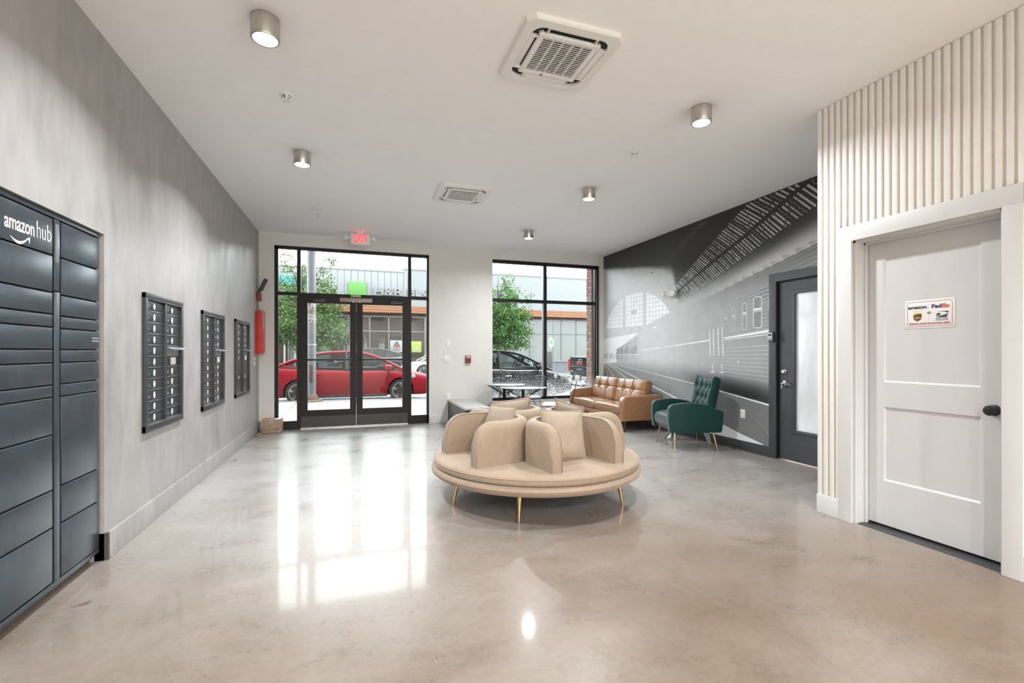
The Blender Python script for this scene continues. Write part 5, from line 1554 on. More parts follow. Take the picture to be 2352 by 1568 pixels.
for k in range(26):                        # dark lattice bars crossing the strips
    y = 3.35+0.105*k; sc_ = max(0.3, 1-(y-3.6)/3.6)
    for top, bot in ((T_UP, T_CH), (T_CH, T_LO)):
        a = (y+0.16*sc_, itp(bot, y+0.16*sc_)+0.02); b = (y+rnd.uniform(-0.05, 0.05), itp(top, y)-0.02)
        if k % 3 != 2 and a[1] < 3.2 and b[1] < 3.2: mline(a, b, 0.010*sc_, lum(y, (a[1]+b[1])/2) if y > 5.5 else 42)
for k in range(9):
    y = 3.75+0.27*k; sc_ = max(0.3, 1-(y-3.6)/3.6); g = 42 if y < 5.4 else lum(y, itp(T_CH, y))
    for top, bot in ((T_UP, T_CH), (T_CH, T_LO)):
        d = 0.24*sc_
        for (ya, yb) in ((y-d*0.2, y-d*1.3), (y-d*1.1, y-d*0.5)):
            a_ = (ya, itp(top, ya)-0.01); b_ = (yb, itp(bot, yb)+0.02)
            if a_[1] < 3.19: mline(a_, b_, 0.012*sc_, g)
# second, dimmer truss farther back
for k in range(26):
    t = k/26; y = 5.56+1.05*t; z = 3.19-0.50*t; g = 84-26*t
    if k % 5 == 4: continue
    L = 0.13-0.03*t
    mline((y+0.02, z-0.02), (y-L+0.02, z-0.045-0.02*t), 0.010, g)
    mline((y+0.20+0.05*t, z-0.06), (y+0.20+0.05*t-L*0.8, z-0.09), 0.008, g-14)
# arched end window
AC, AR, AZ, AB = 7.265, 1.065, 0.722, 1.620
nyc, nzc = 23, 12
for i in range(nyc):
    y0 = AC-AR+2*AR*i/nyc; y1 = y0+2*AR/nyc-0.012
    if 7.54 < (y0+y1)/2 < 7.64 or 6.91 < (y0+y1)/2 < 7.01: continue
    for j in range(nzc):
        z0 = 1.60+0.074*j; z1 = z0+0.066
        def top(y):
            q = 1-((y-AC)/AR)**2
            return AB+AZ*sqrt(max(0, q))
        def low(y): return max(itp([(6.2, 1.955), (6.6, 1.83), (6.95, 1.735)], y), itp([(6.9, 1.735), (8.35, 1.66)], y))
        a0, a1 = max(z0, low(y0)), max(z0, low(y1)); b0, b1 = min(z1, top(y0)), min(z1, top(y1))
        if b0 <= a0 and b1 <= a1: continue
        if 7.20 < y0 < 7.33 and 1.97 < z0 < 2.04: continue
        mpoly([(y0, min(a0, b0)), (y1, min(a1, b1)), (y1, b1), (y0, b0)], 233-(6 if (i*7+j*3) % 5 == 0 else 0))
for k in range(7): mline((8.28-0.26*k, 1.700), (8.28-0.26*k-0.05, 1.690), 0.02, 214)
# daylight beyond the platform end, with the tail of the train against it
mpoly([(8.394, 1.535), (7.14, 1.625), (7.55, 1.46), (7.88, 1.335), (7.88, 1.10), (8.394, 1.065)], 222)
for k in range(9):
    y = 8.37-0.055*k
    mline((y, 1.09+0.01*(k % 3)), (y-0.004, 1.40+0.05*(k % 2)), 0.012, 170+10*(k % 3))
    mpoly([(y, 1.14), (y-0.04, 1.14), (y-0.045, 1.22+0.03*(k % 3)), (y, 1.25)], 150+14*(k % 4))
mline((8.39, 1.05), (7.9, 1.095), 0.02, 232)
for k, (ya, yb) in enumerate(((7.895, 7.80), (7.79, 7.66), (7.65, 7.47), (7.455, 7.20))):
    za, zb_ = itp(T_ROOF, ya)-0.01, itp(T_ROOF, yb)-0.01
    g = 132+9*k
    mpoly([(ya, 1.115), (yb, 1.11), (yb, zb_), (ya, za)], g)
    mpoly([(ya-0.01, 1.24), (yb+0.01, 1.25), (yb+0.01, min(zb_-0.04, 1.40)), (ya-0.01, min(za-0.04, 1.33))], g-22)
    mline((ya, 1.225), (yb, 1.235), 0.012, g+34)
for k in range(12): mline((7.08-0.045*k, 1.15), (7.08-0.045*k, 1.235), 0.007, 186)
# belt line, hand rails, steps
mline((7.12, 1.305), (6.50, 1.352), 0.012, 196, 0.014, 198); mline((6.44, 1.355), (5.42, 1.446), 0.014, 194, 0.022, 206)
mpoly([(5.134, 1.478), (4.386, 1.556), (4.386, 1.520), (5.134, 1.458)], 236)
mline((5.13, 1.444), (4.39, 1.496), 0.008, 205, 0.010, 214)
for (ya, za, yb, zb_) in ((5.408, 1.588, 5.389, 1.228), (5.335, 1.601, 5.322, 1.230), (5.243, 1.619, 5.228, 1.230), (5.170, 1.631, 5.146, 1.230)):
    mline((ya, za), (yb, zb_), 0.014, 228, 0.016, 236)
for y in (5.345, 5.168):
    mline((y+0.005, 1.11), (y-0.002, 0.997), 0.010, 214); mline((y+0.05, 0.992), (y-0.05, 1.0), 0.010, 214)
mline((4.885, 1.165), (4.880, 1.125), 0.012, 205)
def win(y0, y1, z0, z1, band, g, gi, w=0.009):
    mpoly([(y0, z0), (y1, z0), (y1, z1), (y0, z1)], gi)
    r = 0.018*min(1, abs(y1-y0)/0.1)
    c = [(y0-r, z1), (y1+r, z1), (y1, z1-r), (y1, z0+r), (y1+r, z0), (y0-r, z0), (y0, z0+r), (y0, z1-r)]
    for k in range(8): mline(c[k], c[(k+1) % 8], w, g)
    mline((y0-0.005, band), (y1+0.005, band+0.004), 0.028, g+6)
    mline((y0-0.005, band-0.028), (y1+0.005, band-0.026), 0.008, g-20)
win(4.632, 4.508, 1.583, 1.972, 1.815, 205, 118)
win(4.806, 4.745, 1.565, 1.910, 1.780, 184, 130, 0.007)
win(4.986, 4.930, 1.552, 1.875, 1.755, 168, 140, 0.005)
mline((5.125, 1.735), (5.070, 1.742), 0.022, 176)
mline((4.400, 2.00), (4.388, 2.0), 0.010, 200); mline((4.402, 1.99), (4.402, 1.80), 0.009, 205)
# rails and platform edges
for (q, w_, g) in (((8.204, 0.773), 0.014, 196), ((7.969, 0.777), 0.010, 205), ((7.545, 0.785), 0.010, 206), ((7.085, 0.782), 0.014, 204)):
    p = (8.385, 1.075) if q[0] > 7.9 else (8.30, 1.075)
    d = ((q[0]-p[0])*1.75, (q[1]-p[1])*1.75)
    mline(p, (p[0]+d[0], p[1]+d[1]), 0.005, g, w_*1.7, g)
mline((8.01, 1.05), (5.60, 0.793), 0.004, 190, 0.012, 186); mline((5.60, 0.793), (5.083, 0.722), 0.012, 186, 0.014, 190); mline((5.083, 0.722), (4.39, 0.630), 0.014, 190, 0.022, 226)
mline((6.2, 0.567), (5.16, 0.29), 0.030, 196, 0.04, 206)
mpoly([(5.60, 0.40), (5.156, 0.285), (4.85, 0.212), (4.507, 0.142), (4.47, 0.124), (5.60, 0.124)], 214)
for k in range(14):
    y0 = 4.95-0.04*k
    mline((y0, 0.60-0.022*k), (y0-0.5 if y0-0.5 > 4.39 else 4.39, 0.60-0.022*k-0.10), 0.004, 128)
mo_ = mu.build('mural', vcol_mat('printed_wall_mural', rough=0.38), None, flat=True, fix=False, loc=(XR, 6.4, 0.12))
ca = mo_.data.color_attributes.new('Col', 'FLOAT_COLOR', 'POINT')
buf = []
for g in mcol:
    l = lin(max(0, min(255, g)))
    l = min(0.90, l*(1.0+0.48*min(1.0, l/0.12)))  # lifts the pale print tones, painted window glare included
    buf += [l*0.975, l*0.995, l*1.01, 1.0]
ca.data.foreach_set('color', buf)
tag(mo_, 'black and white wall mural of a train under an arched station roof', 'mural')

# ================================================================== the street outside
def road_z(x, y):
    xx = max(-1.0, min(22.0, x))
    return -0.165-0.025*max(0.0, xx-0.5)+0.015*(y-13.5)
CURB = 13.55
M_ASPH = mat('wet_grey_asphalt', (0.126, 0.131, 0.137), 0.5, var=0.12, scale=3, bump=0.2, bscale=120)
M_PAVE = mat('pale_concrete_paving', (0.163, 0.163, 0.163), 0.8, var=0.09, scale=4, bump=0.15, bscale=80)
M_CURB = mat('curb_stone', (0.136, 0.132, 0.130), 0.8, var=0.12)
m = MB()
m.grid(40, 12, lambda u, v: (-45+105*u, CURB-0.2+12.2*v, road_z(-45+105*u, CURB-0.2+12.2*v)))
struct(m.build('road', M_ASPH), 'grey asphalt street outside')
m = MB()
m.grid(36, 3, lambda u, v: (-40+90*u, 8.5+5.0*v, road_z(-40+90*u, CURB)+0.10))
sw_ = struct(m.build('sidewalk', M_CURB), 'pale concrete sidewalk outside the entrance')
xs = [-7.2+1.45*k for k in range(14)]
for i in range(len(xs)-1):
    for (ya, yb) in ((8.66, 10.2), (10.2, 11.8), (11.8, 13.33)):
        vs = []
        for dz in (0.02, 0.147):
            for (x, y) in ((xs[i]+0.006, ya+0.006), (xs[i+1]-0.006, ya+0.006), (xs[i+1]-0.006, yb-0.006), (xs[i]+0.006, yb-0.006)):
                vs.append((x, y, road_z(x, CURB)+dz+0.0))
        MB().add(vs, [(3, 2, 1, 0), (4, 5, 6, 7), (0, 1, 5, 4), (1, 2, 6, 5), (2, 3, 7, 6), (3, 0, 4, 7)]).build('paving_slab', M_PAVE, sw_, flat=True)
k = MB()
k.grid(60, 2, lambda u, v: (-40+90*u, 13.335+0.215*v, road_z(-40+90*u, CURB)+0.150))
k.grid(60, 2, lambda u, v: (-40+90*u, 13.550+0.01*v, road_z(-40+90*u, CURB)+0.150-0.2*v))
k.build('curb', M_CURB, sw_)
m = MB()
m.grid(40, 2, lambda u, v: (-45+105*u, 25.4+5.0*v, road_z(-45+105*u, 25.4)+0.13))
m.grid(40, 2, lambda u, v: (-45+105*u, 25.38+0.02*v, road_z(-45+105*u, 25.4)-0.05+0.18*v))
struct(m.build('far_sidewalk', mat('far_sidewalk_beige', (0.136, 0.123, 0.107), 0.85, var=0.14)), 'far sidewalk across the street')

# ------------------------------------------------------------------ shop building across the street
BY = 30.0
M_EXTW = mat('weathered_white', (0.259, 0.259, 0.256), 0.6)
bd_ = empty('shop_building', (6, BY, 0), 0, 'long low shop building across the street with pale upper wall and orange fascia', 'building')
M_PANEL = mat('pale_blue_grey_panel', (0.145, 0.155, 0.162), 0.6, var=0.03, scale=0.6)
M_ORAN = mat('orange_fascia', (0.155, 0.060, 0.022), 0.55, var=0.06, scale=1.0)
M_FRM = mat('light_grey_mullion', (0.117, 0.117, 0.117), 0.45, metal=0.2)
pp_ = None
for k in range(46):
    x = 2.93-0.39*(k+1)
    if pp_ is None:
        o = pp_ = MB().bbox(0.008, -0.03, 0, 0.382, 0.2, 2.10, 0.012, n=1).build('wall_panel', M_PANEL, bd_, world=False)
    else:
        o = pp_.copy(); COL.objects.link(o)
    o.location = Vector((x, BY, 4.20))-wloc(bd_)
MB().box(-16, BY+0.02, 4.15, 2.93, BY+0.4, 6.24).build('panel_backing', M_FRM, bd_, flat=True)
MB().box(-16, BY-0.05, 6.25, 2.93, BY+0.4, 6.33).build('roof_edge', M_FRM, bd_, flat=True)
MB().box(2.93, BY-0.05, 4.15, 40, BY+0.4, 6.46).build('upper_wall', M_PANEL, bd_, flat=True)
MB().box(2.90, BY-0.08, 6.44, 40, BY+0.4, 6.53).build('roof_edge', M_FRM, bd_, flat=True)
for j in range(3): MB().bbox(-16, BY-0.30+0.03*j, 3.690+0.158*j, 40, BY+0.1, 3.690+0.158*j+0.148, 0.01, n=1).build('fascia_board', M_ORAN, bd_)
MB().box(-16, BY-0.04, 3.50, 40, BY+0.3, 3.690).build('lintel', mat('dark_brown_brick_band', (0.027, 0.020, 0.017), 0.8, var=0.3, scale=6), bd_, flat=True)
MB().box(4.55, BY-0.06, -0.4, 40, BY+0.3, 0.58).build('base_wall', mat('blue_grey_base', (0.088, 0.097, 0.110), 0.7), bd_, flat=True)
MB().box(4.55, BY-0.12, 0.58, 40, BY+0.1, 0.66).build('window_sill', M_FRM, bd_, flat=True)
MB().box(-16, BY-0.06, -0.4, 4.55, BY+0.3, 0.10).build('base_wall', M_CURB, bd_, flat=True)
# tinted shop glass mirrors our side of the street
def shopglass(name, col, dens):
    m_, nt, p = base_mat(name)
    p.inputs['Base Color'].default_value = c3(col); p.inputs['Roughness'].default_value = 0.03
    p.inputs['Specular IOR Level'].default_value = dens
    tc = N(nt, 'ShaderNodeTexCoord'); nz = N(nt, 'ShaderNodeTexNoise'); nz.inputs['Scale'].default_value = 0.5
    nt.links.new(tc.outputs['Object'], nz.inputs['Vector'])
    rp = N(nt, 'ShaderNodeValToRGB'); rp.color_ramp.elements[0].color = c3([c*0.8 for c in col]); rp.color_ramp.elements[1].color = c3([min(1, c*1.2) for c in col])
    nt.links.new(nz.outputs[0], rp.inputs[0]); nt.links.new(rp.outputs[0], p.inputs['Base Color'])
    return m_
G_DARK = shopglass('dark_shop_glass', (0.018, 0.016, 0.015), 1.0)
G_PALE = shopglass('shop_glass_with_blinds', (0.12, 0.13, 0.123), 0.25)
def bay(x0, x1, zb, mt):
    MB().box(x0, BY+0.02, zb, x1, BY+0.04, 2.53).build('window_pane', mt, bd_, flat=True)
    MB().box(x0, BY+0.02, 2.59, x1, BY+0.04, 3.44).build('window_pane', mt, bd_, flat=True)
xl = [4.29-1.135*k for k in range(15)]
for k in range(14): bay(xl[k+1]+0.03, xl[k]-0.03, 0.16, G_PALE if k in (5, 6) else G_DARK)
fr_ = MB()
for x in xl: fr_.box(x-0.035, BY-0.03, 0.10, x+0.035, BY+0.06, 3.50)
fr_.box(-16, BY-0.03, 2.53, 4.29, BY+0.06, 2.59).box(-16, BY-0.03, 3.44, 40, BY+0.06, 3.50).box(-16, BY-0.03, 0.10, 4.29, BY+0.06, 0.16)
fr_.box(4.22, BY-0.06, 0.1, 4.55, BY+0.1, 3.5)
xr = [4.55+1.157*k for k in range(25)]
for k in range(24): bay(xr[k]+0.03, xr[k+1]-0.03, 0.66, G_PALE)
for k, x in enumerate(xr): fr_.box(x-(0.09 if k % 5 == 1 else 0.03), BY-0.03, 0.66, x+(0.09 if k % 5 == 1 else 0.03), BY+0.06, 3.50)
fr_.box(4.55, BY-0.03, 2.53, xr[-1], BY+0.06, 2.59)
fr_.build('window_frame', M_FRM, bd_, flat=True)
# signs on the shop
gs = tag(MB().bbox(-0.36, BY-0.16, 4.56, 0.68, BY-0.03, 5.53, 0.015).build('shop_sign', mat('bright_green_sign', (0.042, 0.161, 0.018), 0.45, var=0.03), None, loc=(0.16, BY-0.1, 4.56)), 'plain bright green square sign on the pale wall above the orange fascia', 'sign')
o = lettering('channel_letters', 'H&R BLOCK', 0.66, mat('pale_grey_letter', (0.132, 0.144, 0.151), 0.5), face_m((3.55, BY-0.12, 4.99), (0, -1, 0)), None, width=4.9, bold=0.006, ext=0.05)
lt = bpy.data.objects.new('shop_lettering', None); COL.objects.link(lt); lt.location = (3.55, BY-0.1, 4.7); o.parent = lt; o.location = -Vector(lt.location)
tag(lt, 'pale raised letters spelling the shop name on the upper wall', 'sign')
ol_ = MB()
for v in [p for p in ()]: pass
po = empty('window_poster', (2.49, BY-0.1, 1.25), 0, 'pale poster with a brown haired figure in the shop window', 'poster')
MB().bbox(2.10, BY-0.06, 1.25, 2.88, BY-0.035, 2.00, 0.004, n=1).build('sheet', mat('pale_blue_paper', (0.179, 0.204, 0.207), 0.5), po)
q = MB().prism([(2.30+0.0, 1.62), (2.34, 1.76), (2.42, 1.90), (2.50, 1.95), (2.58, 1.91), (2.64, 1.78), (2.72, 1.66), (2.70, 1.58), (2.32, 1.58)], BY-0.063, BY-0.060, 'xz')
q.build('printed_figure', mat('auburn_print', (0.113, 0.036, 0.027), 0.6), po, flat=True)
q = MB()
for z, a, b in ((1.52, 2.25, 2.72), (1.44, 2.3, 2.70), (1.37, 2.36, 2.64)): q.box(a, BY-0.063, z-0.018, b, BY-0.060, z+0.018)
q.build('printed_lines', mat('dark_red_print', (0.135, 0.041, 0.036), 0.6), po, flat=True)
ys = empty('window_sign', (3.65, BY-0.1, 1.25), 0, 'lime yellow sign with white shop name in the window by the entrance post', 'sign')
MB().bbox(3.28, BY-0.07, 1.25, 4.03, BY-0.035, 1.95, 0.004, n=1).build('board', mat('lime_yellow', (0.179, 0.233, 0.006), 0.5), ys)
for t_, z in (('H&R', 1.53), ('BLOCK', 1.375)): lettering('sign_text', t_, 0.17, M_EXTW, face_m((3.72, BY-0.072, z), (0, -1, 0)), ys, width=0.33 if t_ == 'H&R' else 0.50, bold=0.008, ext=0.002)
ts = tag(MB().bbox(-4.9, BY-0.2, 5.15, -2.7, BY-0.05, 5.75, 0.02).build('shop_sign', mat('teal_sign', (0.017, 0.146, 0.162), 0.5), None, loc=(-3.8, BY-0.1, 5.15)), 'teal sign board half hidden by the left street tree', 'sign')
dr = empty('shop_door', (-3.3, BY, 0.1), 0, 'white framed shop door behind the left tree', 'door')
f = MB()
for x in (-4.3, -3.85, -3.3, -2.9): f.box(x-0.05, BY-0.09, 0.1, x+0.05, BY-0.03, 2.6)
f.box(-4.35, BY-0.09, 0.1, -2.85, BY-0.03, 0.25)
f.build('frame', M_EXTW, dr, flat=True)

# ------------------------------------------------------------------ utility pole
pz = road_z(-1.07, CURB)+0.147
pl = empty('utility_pole', (-1.07, 13.30, pz), 0, 'grey steel utility pole with number plates in front of the red car', 'pole')
MB().tube([(0, 0, 0), (0, 0, 7.5)], [0.112, 0.102], 24).build('shaft', mat('galvanised_grey_steel', (0.130, 0.140, 0.152), 0.55, metal=0.15, var=0.22, scale=5, stretch=(1, 1, 0.5)), pl, world=False)
MB().lathe([(0, 0), (0.30, 0), (0.29, 0.03), (0.17, 0.045), (0.16, 0.12), (0.13, 0.18), (0.115, 0.19)], 28).build('base_collar', mat('rusty_base', (0.108, 0.068, 0.045), 0.9, var=0.3, scale=14), pl, world=False)
MB().bbox(-0.045, -0.128, 0.52, 0.045, -0.09, 0.95, 0.01).build('hand_hole_cover', mat('rusty_plate', (0.059, 0.038, 0.029), 0.8, var=0.4, scale=12), pl, world=False)
MB().lathe([(0.114, 1.45), (0.118, 1.46), (0.118, 1.49), (0.114, 1.50)], 24).build('band', mat('pale_band', (0.248, 0.252, 0.261), 0.5), pl, world=False)
def curved(z0, z1, a0, a1, mt, nm, r=0.1125):
    m_ = MB(); m_.grid(9, 2, lambda u, v: (r*sin(a0+(a1-a0)*u), -r*cos(a0+(a1-a0)*u), z0+(z1-z0)*v)); return m_.build(nm, mt, pl, world=False, fix=False)
curved(2.42, 2.62, -1.0, 0.95, M_EXTW, 'notice_plate'); curved(2.30, 2.40, -1.0, 0.95, mat('yellow_green_plate', (0.201, 0.220, 0.114), 0.5), 'number_plate'); curved(2.06, 2.285, -1.0, 0.95, M_EXTW, 'notice_plate')
o = lettering('plate_number', '2337', 0.088, mat('dark_green_print', (0.05, 0.10, 0.03), 0.5), Matrix.Translation((0.0, -0.1145, 2.35)) @ Matrix.Rotation(pi/2, 4, 'X'), None, width=0.172, bold=0.001); o.parent = pl
o = MB()
for (x0, z0, x1, z1) in ((-0.075, 2.45, -0.02, 2.465), (0.02, 2.45, 0.075, 2.465), (-0.06, 2.50, -0.03, 2.58), (-0.065, 2.10, -0.03, 2.14), (0.03, 2.09, 0.07, 2.11), (-0.07, 2.22, 0.05, 2.23)):
    o.box(x0, -0.1140, z0, x1, -0.110, z1)
o.build('printed_marks', M_DGREY, pl, world=False, flat=True)

# ------------------------------------------------------------------ parking kiosk and sign post far side
kz = road_z(10.9, 25.4)+0.13
kk = empty('parking_kiosk', (10.93, 25.75, kz), 0, 'black parking kiosk with a yellow strip on the far sidewalk', 'kiosk')
MB().bbox(-0.24, -0.15, 0, 0.24, 0.15, 1.42, 0.02).build('cabinet', M_BLKM, kk, world=False)
MB().box(-0.21, -0.156, 0.75, -0.11, -0.148, 1.36).build('yellow_strip', mat('dull_yellow', (0.270, 0.248, 0.054), 0.5), kk, world=False, flat=True)
pt = empty('sign_post', (11.25, 25.62, kz), 0, 'thin grey sign post with a small oval green and white sign', 'sign')
MB().tube([(0, 0, 0), (0, 0, 3.15)], 0.032, 10).build('post', M_FRM, pt, world=False)
MB().lathe([(0, -0.01), (0.17, -0.01), (0.17, 0.01), (0, 0.01)], 24, Matrix.Translation((-0.16, -0.05, 1.95)) @ Matrix.Diagonal((1, 1, 1.9, 1)), axis='y').build('sign_plate', M_EXTW, pt, world=False)
MB().lathe([(0, -0.016), (0.10, -0.016), (0.10, -0.012), (0, -0.012)], 20, Matrix.Translation((-0.16, -0.05, 1.98)) @ Matrix.Diagonal((1, 1, 1.2, 1)), axis='y').build('green_emblem', mat('leaf_green_print', (0.054, 0.189, 0.090), 0.5), pt, world=False)

# ------------------------------------------------------------------ street trees
M_BARK = mat('grey_brown_bark', (0.045, 0.036, 0.028), 0.9, var=0.3, scale=20)
def leaf_mat(name, a, b):
    m_, nt, p = base_mat(name)
    tc = N(nt, 'ShaderNodeTexCoord'); nz = N(nt, 'ShaderNodeTexNoise'); nz.inputs['Scale'].default_value = 2.2; nz.inputs['Detail'].default_value = 6
    nt.links.new(tc.outputs['Object'], nz.inputs['Vector'])
    rp = N(nt, 'ShaderNodeValToRGB'); rp.color_ramp.elements[0].position = 0.35; rp.color_ramp.elements[1].position = 0.68
    rp.color_ramp.elements[0].color = c3(a); rp.color_ramp.elements[1].color = c3(b)
    nt.links.new(nz.outputs[0], rp.inputs[0]); nt.links.new(rp.outputs[0], p.inputs['Base Color'])
    p.inputs['Roughness'].default_value = 0.55
    tl = N(nt, 'ShaderNodeBsdfTranslucent'); nt.links.new(rp.outputs[0], tl.inputs[0])
    mx = N(nt, 'ShaderNodeMixShader'); mx.inputs[0].default_value = 0.35
    out = nt.nodes['Material Output']
    nt.links.new(p.outputs[0], mx.inputs[1]); nt.links.new(tl.outputs[0], mx.inputs[2]); nt.links.new(mx.outputs[0], out.inputs[0])
    return m_
def tree(x, y, h, blobs, nleaf, lab, mt, seed, lean=0.0):
    rnd = random.Random(seed)
    z = road_z(x, 25.4)+0.12
    r = empty('street_tree', (x, y, z), 0, lab, 'tree')
    t = MB().tube([(0, 0, 0), (0.03, 0, h*0.18), (lean*0.4, 0.02, h*0.45), (lean, 0, h*0.93)], [0.11, 0.095, 0.065, 0.012], 10)
    cent = []
    for (bx, by, bz, br, bh) in blobs:
        cent.append((bx, by, bz))
        zz = max(h*0.16, bz-bh*0.9)
        t.tube([(lean*0.3, 0, zz*0.8), (bx*0.5, by*0.5, (zz+bz)/2), (bx, by, bz+bh*0.7)], [0.045, 0.028, 0.006], 6)
        for k in range(5):
            a = rnd.uniform(0, 2*pi)
            t.tube([(bx*0.7, by*0.7, bz-bh*0.2), (bx+br*0.8*cos(a), by+br*0.8*sin(a), bz+bh*rnd.uniform(-0.3, 0.7))], [0.016, 0.003], 5)
    t.build('trunk', M_BARK, r, world=False)
    f_ = MB()
    tot = sum(b[3]**2*b[4] for b in blobs)
    vs, fs = [], []
    for (bx, by, bz, br, bh) in blobs:
        nn = int(nleaf*br*br*bh/tot)
        # twigs: clusters of leaves, so the crown keeps gaps
        for c in range(max(3, nn//14)):
            while True:
                p = (rnd.uniform(-1, 1), rnd.uniform(-1, 1), rnd.uniform(-1, 1))
                d = p[0]**2+p[1]**2+p[2]**2
                if d < 1 and (d > 0.12 or rnd.random() < 0.4): break
            cx, cy, cz = bx+p[0]*br, by+p[1]*br, bz+p[2]*bh
            for q in range(14):
                lx, ly, lz = cx+rnd.gauss(0, 0.13), cy+rnd.gauss(0, 0.13), cz+rnd.gauss(0, 0.12)
                a, b_ = rnd.uniform(0, 2*pi), rnd.uniform(-0.9, 0.9)
                s = rnd.uniform(0.045, 0.085)
                u = Vector((cos(a)*cos(b_), sin(a)*cos(b_), sin(b_))); w = u.orthogonal().normalized()
                w = (Matrix.Rotation(rnd.uniform(0, 6.28), 3, u) @ w)
                c0 = Vector((lx, ly, lz)); b0 = len(vs)
                vs += [c0-u*s, c0+w*s*0.62+u*s*0.1, c0+u*s*1.1, c0-w*s*0.62+u*s*0.1]
                fs.append((b0, b0+1, b0+2, b0+3))
    f_.add(vs, fs)
    o = f_.build('foliage', mt, r, world=False, fix=False, flat=True)
    o['kind'] = 'stuff'
    return r
L1 = leaf_mat('leaf_green', (0.026, 0.07, 0.014), (0.095, 0.16, 0.035))
L2 = leaf_mat('fresh_leaf_green', (0.024, 0.08, 0.014), (0.08, 0.17, 0.033))
tree(-2.55, 26.3, 6.3, [(0, 0, 2.6, 1.9, 0.95), (-1.3, 0.2, 2.3, 1.1, 0.8), (1.25, -0.1, 2.25, 1.15, 0.75), (0.2, 0, 3.6, 1.5, 0.75), (-1.1, 0, 4.2, 0.9, 0.9), (0.95, 0.1, 4.35, 0.75, 0.65), (1.6, 0, 3.6, 0.7, 0.5), (0.15, 0, 5.0, 0.55, 0.75), (-0.75, 0, 5.4, 0.4, 0.7), (1.2, 0, 5.4, 0.35, 0.8), (0.5, 0, 1.65, 1.3, 0.5)], 17000, 'broad leafy street tree behind the utility pole', L1, 3)
tree(8.0, 26.3, 6.2, [(0.1, 0, 2.7, 1.5, 0.8), (1.2, 0, 2.5, 0.95, 0.5), (-1.0, 0, 2.6, 1.0, 0.8), (0.3, 0, 3.6, 1.25, 0.7), (1.5, 0, 3.5, 0.6, 0.55), (-0.9, 0, 3.7, 0.9, 0.7), (0.4, 0, 4.6, 0.7, 0.7), (1.05, 0, 4.7, 0.35, 0.6), (1.9, 0, 4.3, 0.28, 0.5), (0.55, 0, 5.5, 0.3, 0.6), (-0.7, 0, 4.9, 0.5, 0.6), (0.2, 0, 1.75, 1.1, 0.4), (1.5, 0, 1.8, 0.5, 0.3)], 14500, 'fresh green street tree outside the right hand window', L2, 8)

# ================================================================== vehicles
M_TYRE = mat('black_tyre_rubber', (0.018, 0.018, 0.018), 0.8, var=0.2)
M_RIM = mat('silver_alloy', (0.310, 0.310, 0.315), 0.3, metal=0.7, var=0.05)
M_ARCH = mat('wheel_well_black', (0.008, 0.008, 0.008), 0.9, var=0.1)
M_CARGL = glass_mat('car_window_glass', tint=(0.60, 0.66, 0.66), ior=1.3, rough=0.01)
M_CABIN = mat('dark_car_interior', (0.03, 0.03, 0.032), 0.7, var=0.2)
M_SEAT = mat('grey_car_seat', (0.050, 0.050, 0.052), 0.8, var=0.15)
M_TAIL = mat('red_tail_lamp', (0.225, 0.005, 0.006), 0.2, var=0.1)
M_HEAD = mat('clear_head_lamp', (0.300, 0.310, 0.320), 0.12, metal=0.3, var=0.1)
M_SEAM = mat('panel_gap_black', (0.006, 0.006, 0.006), 0.6)

def smooth(tab, n=40):
    """dense Catmull-Rom sampling of a list of (x, value...) rows"""
    out = []
    k = len(tab)
    for i in range(k-1):
        p0, p1, p2, p3 = tab[max(0, i-1)], tab[i], tab[i+1], tab[min(k-1, i+2)]
        st = max(2, n//(k-1))
        for s in range(st):
            t = s/st
            out.append(tuple(0.5*((2*b)+(-a+c)*t+(2*a-5*b+4*c-d)*t*t+(-a+3*b-3*c+d)*t**3) for a, b, c, d in zip(p0, p1, p2, p3)))
    out.append(tuple(tab[-1]))
    return out

def wheel(parent, x, y, rad, rim, side, spokes, style):
    wv = MB()
    w_ = 0.105
    wv.lathe([(rim*0.98, -w_), (rad*0.93, -w_), (rad*0.985, -w_*0.72), (rad, -w_*0.3), (rad, w_*0.3), (rad*0.985, w_*0.72), (rad*0.93, w_), (rim*0.98, w_)], 40, Matrix.Translation((x, y, rad)), axis='y')
    t = wv.build('wheel', M_TYRE, parent, world=False)
    rm = MB(); o = side*w_
    rm.lathe([(rim, o*0.98), (rim*1.02, o*1.04), (rim*0.93, o*1.03), (rim*0.90, o*0.55)], 40, Matrix.Translation((x, y, rad)), axis='y')
    rm.lathe([(0, o*0.9), (rim*0.17, o*0.88), (rim*0.20, o*0.70)], 20, Matrix.Translation((x, y, rad)), axis='y')
    for k in range(spokes):
        a = 2*pi*k/spokes+0.3
        offs = (-0.10, 0.10) if style == 'twin' else (0.0,)
        for da in offs:
            p0 = Vector((x+rim*0.13*cos(a+da*3), y+o*0.80, rad+rim*0.13*sin(a+da*3)))
            p1 = Vector((x+rim*0.95*cos(a+da), y+o*0.93, rad+rim*0.95*sin(a+da)))
            rm.tube([p0, p1], [rim*0.075, rim*0.06 if style == 'twin' else rim*0.10], 6)
    rm.build('rim', M_RIM, t, world=False)
    MB().lathe([(0, o*0.45), (rim*0.9, o*0.45)], 24, Matrix.Translation((x, y, rad)), axis='y').build('brake_shadow', M_ARCH, t, world=False, fix=False)
    return t

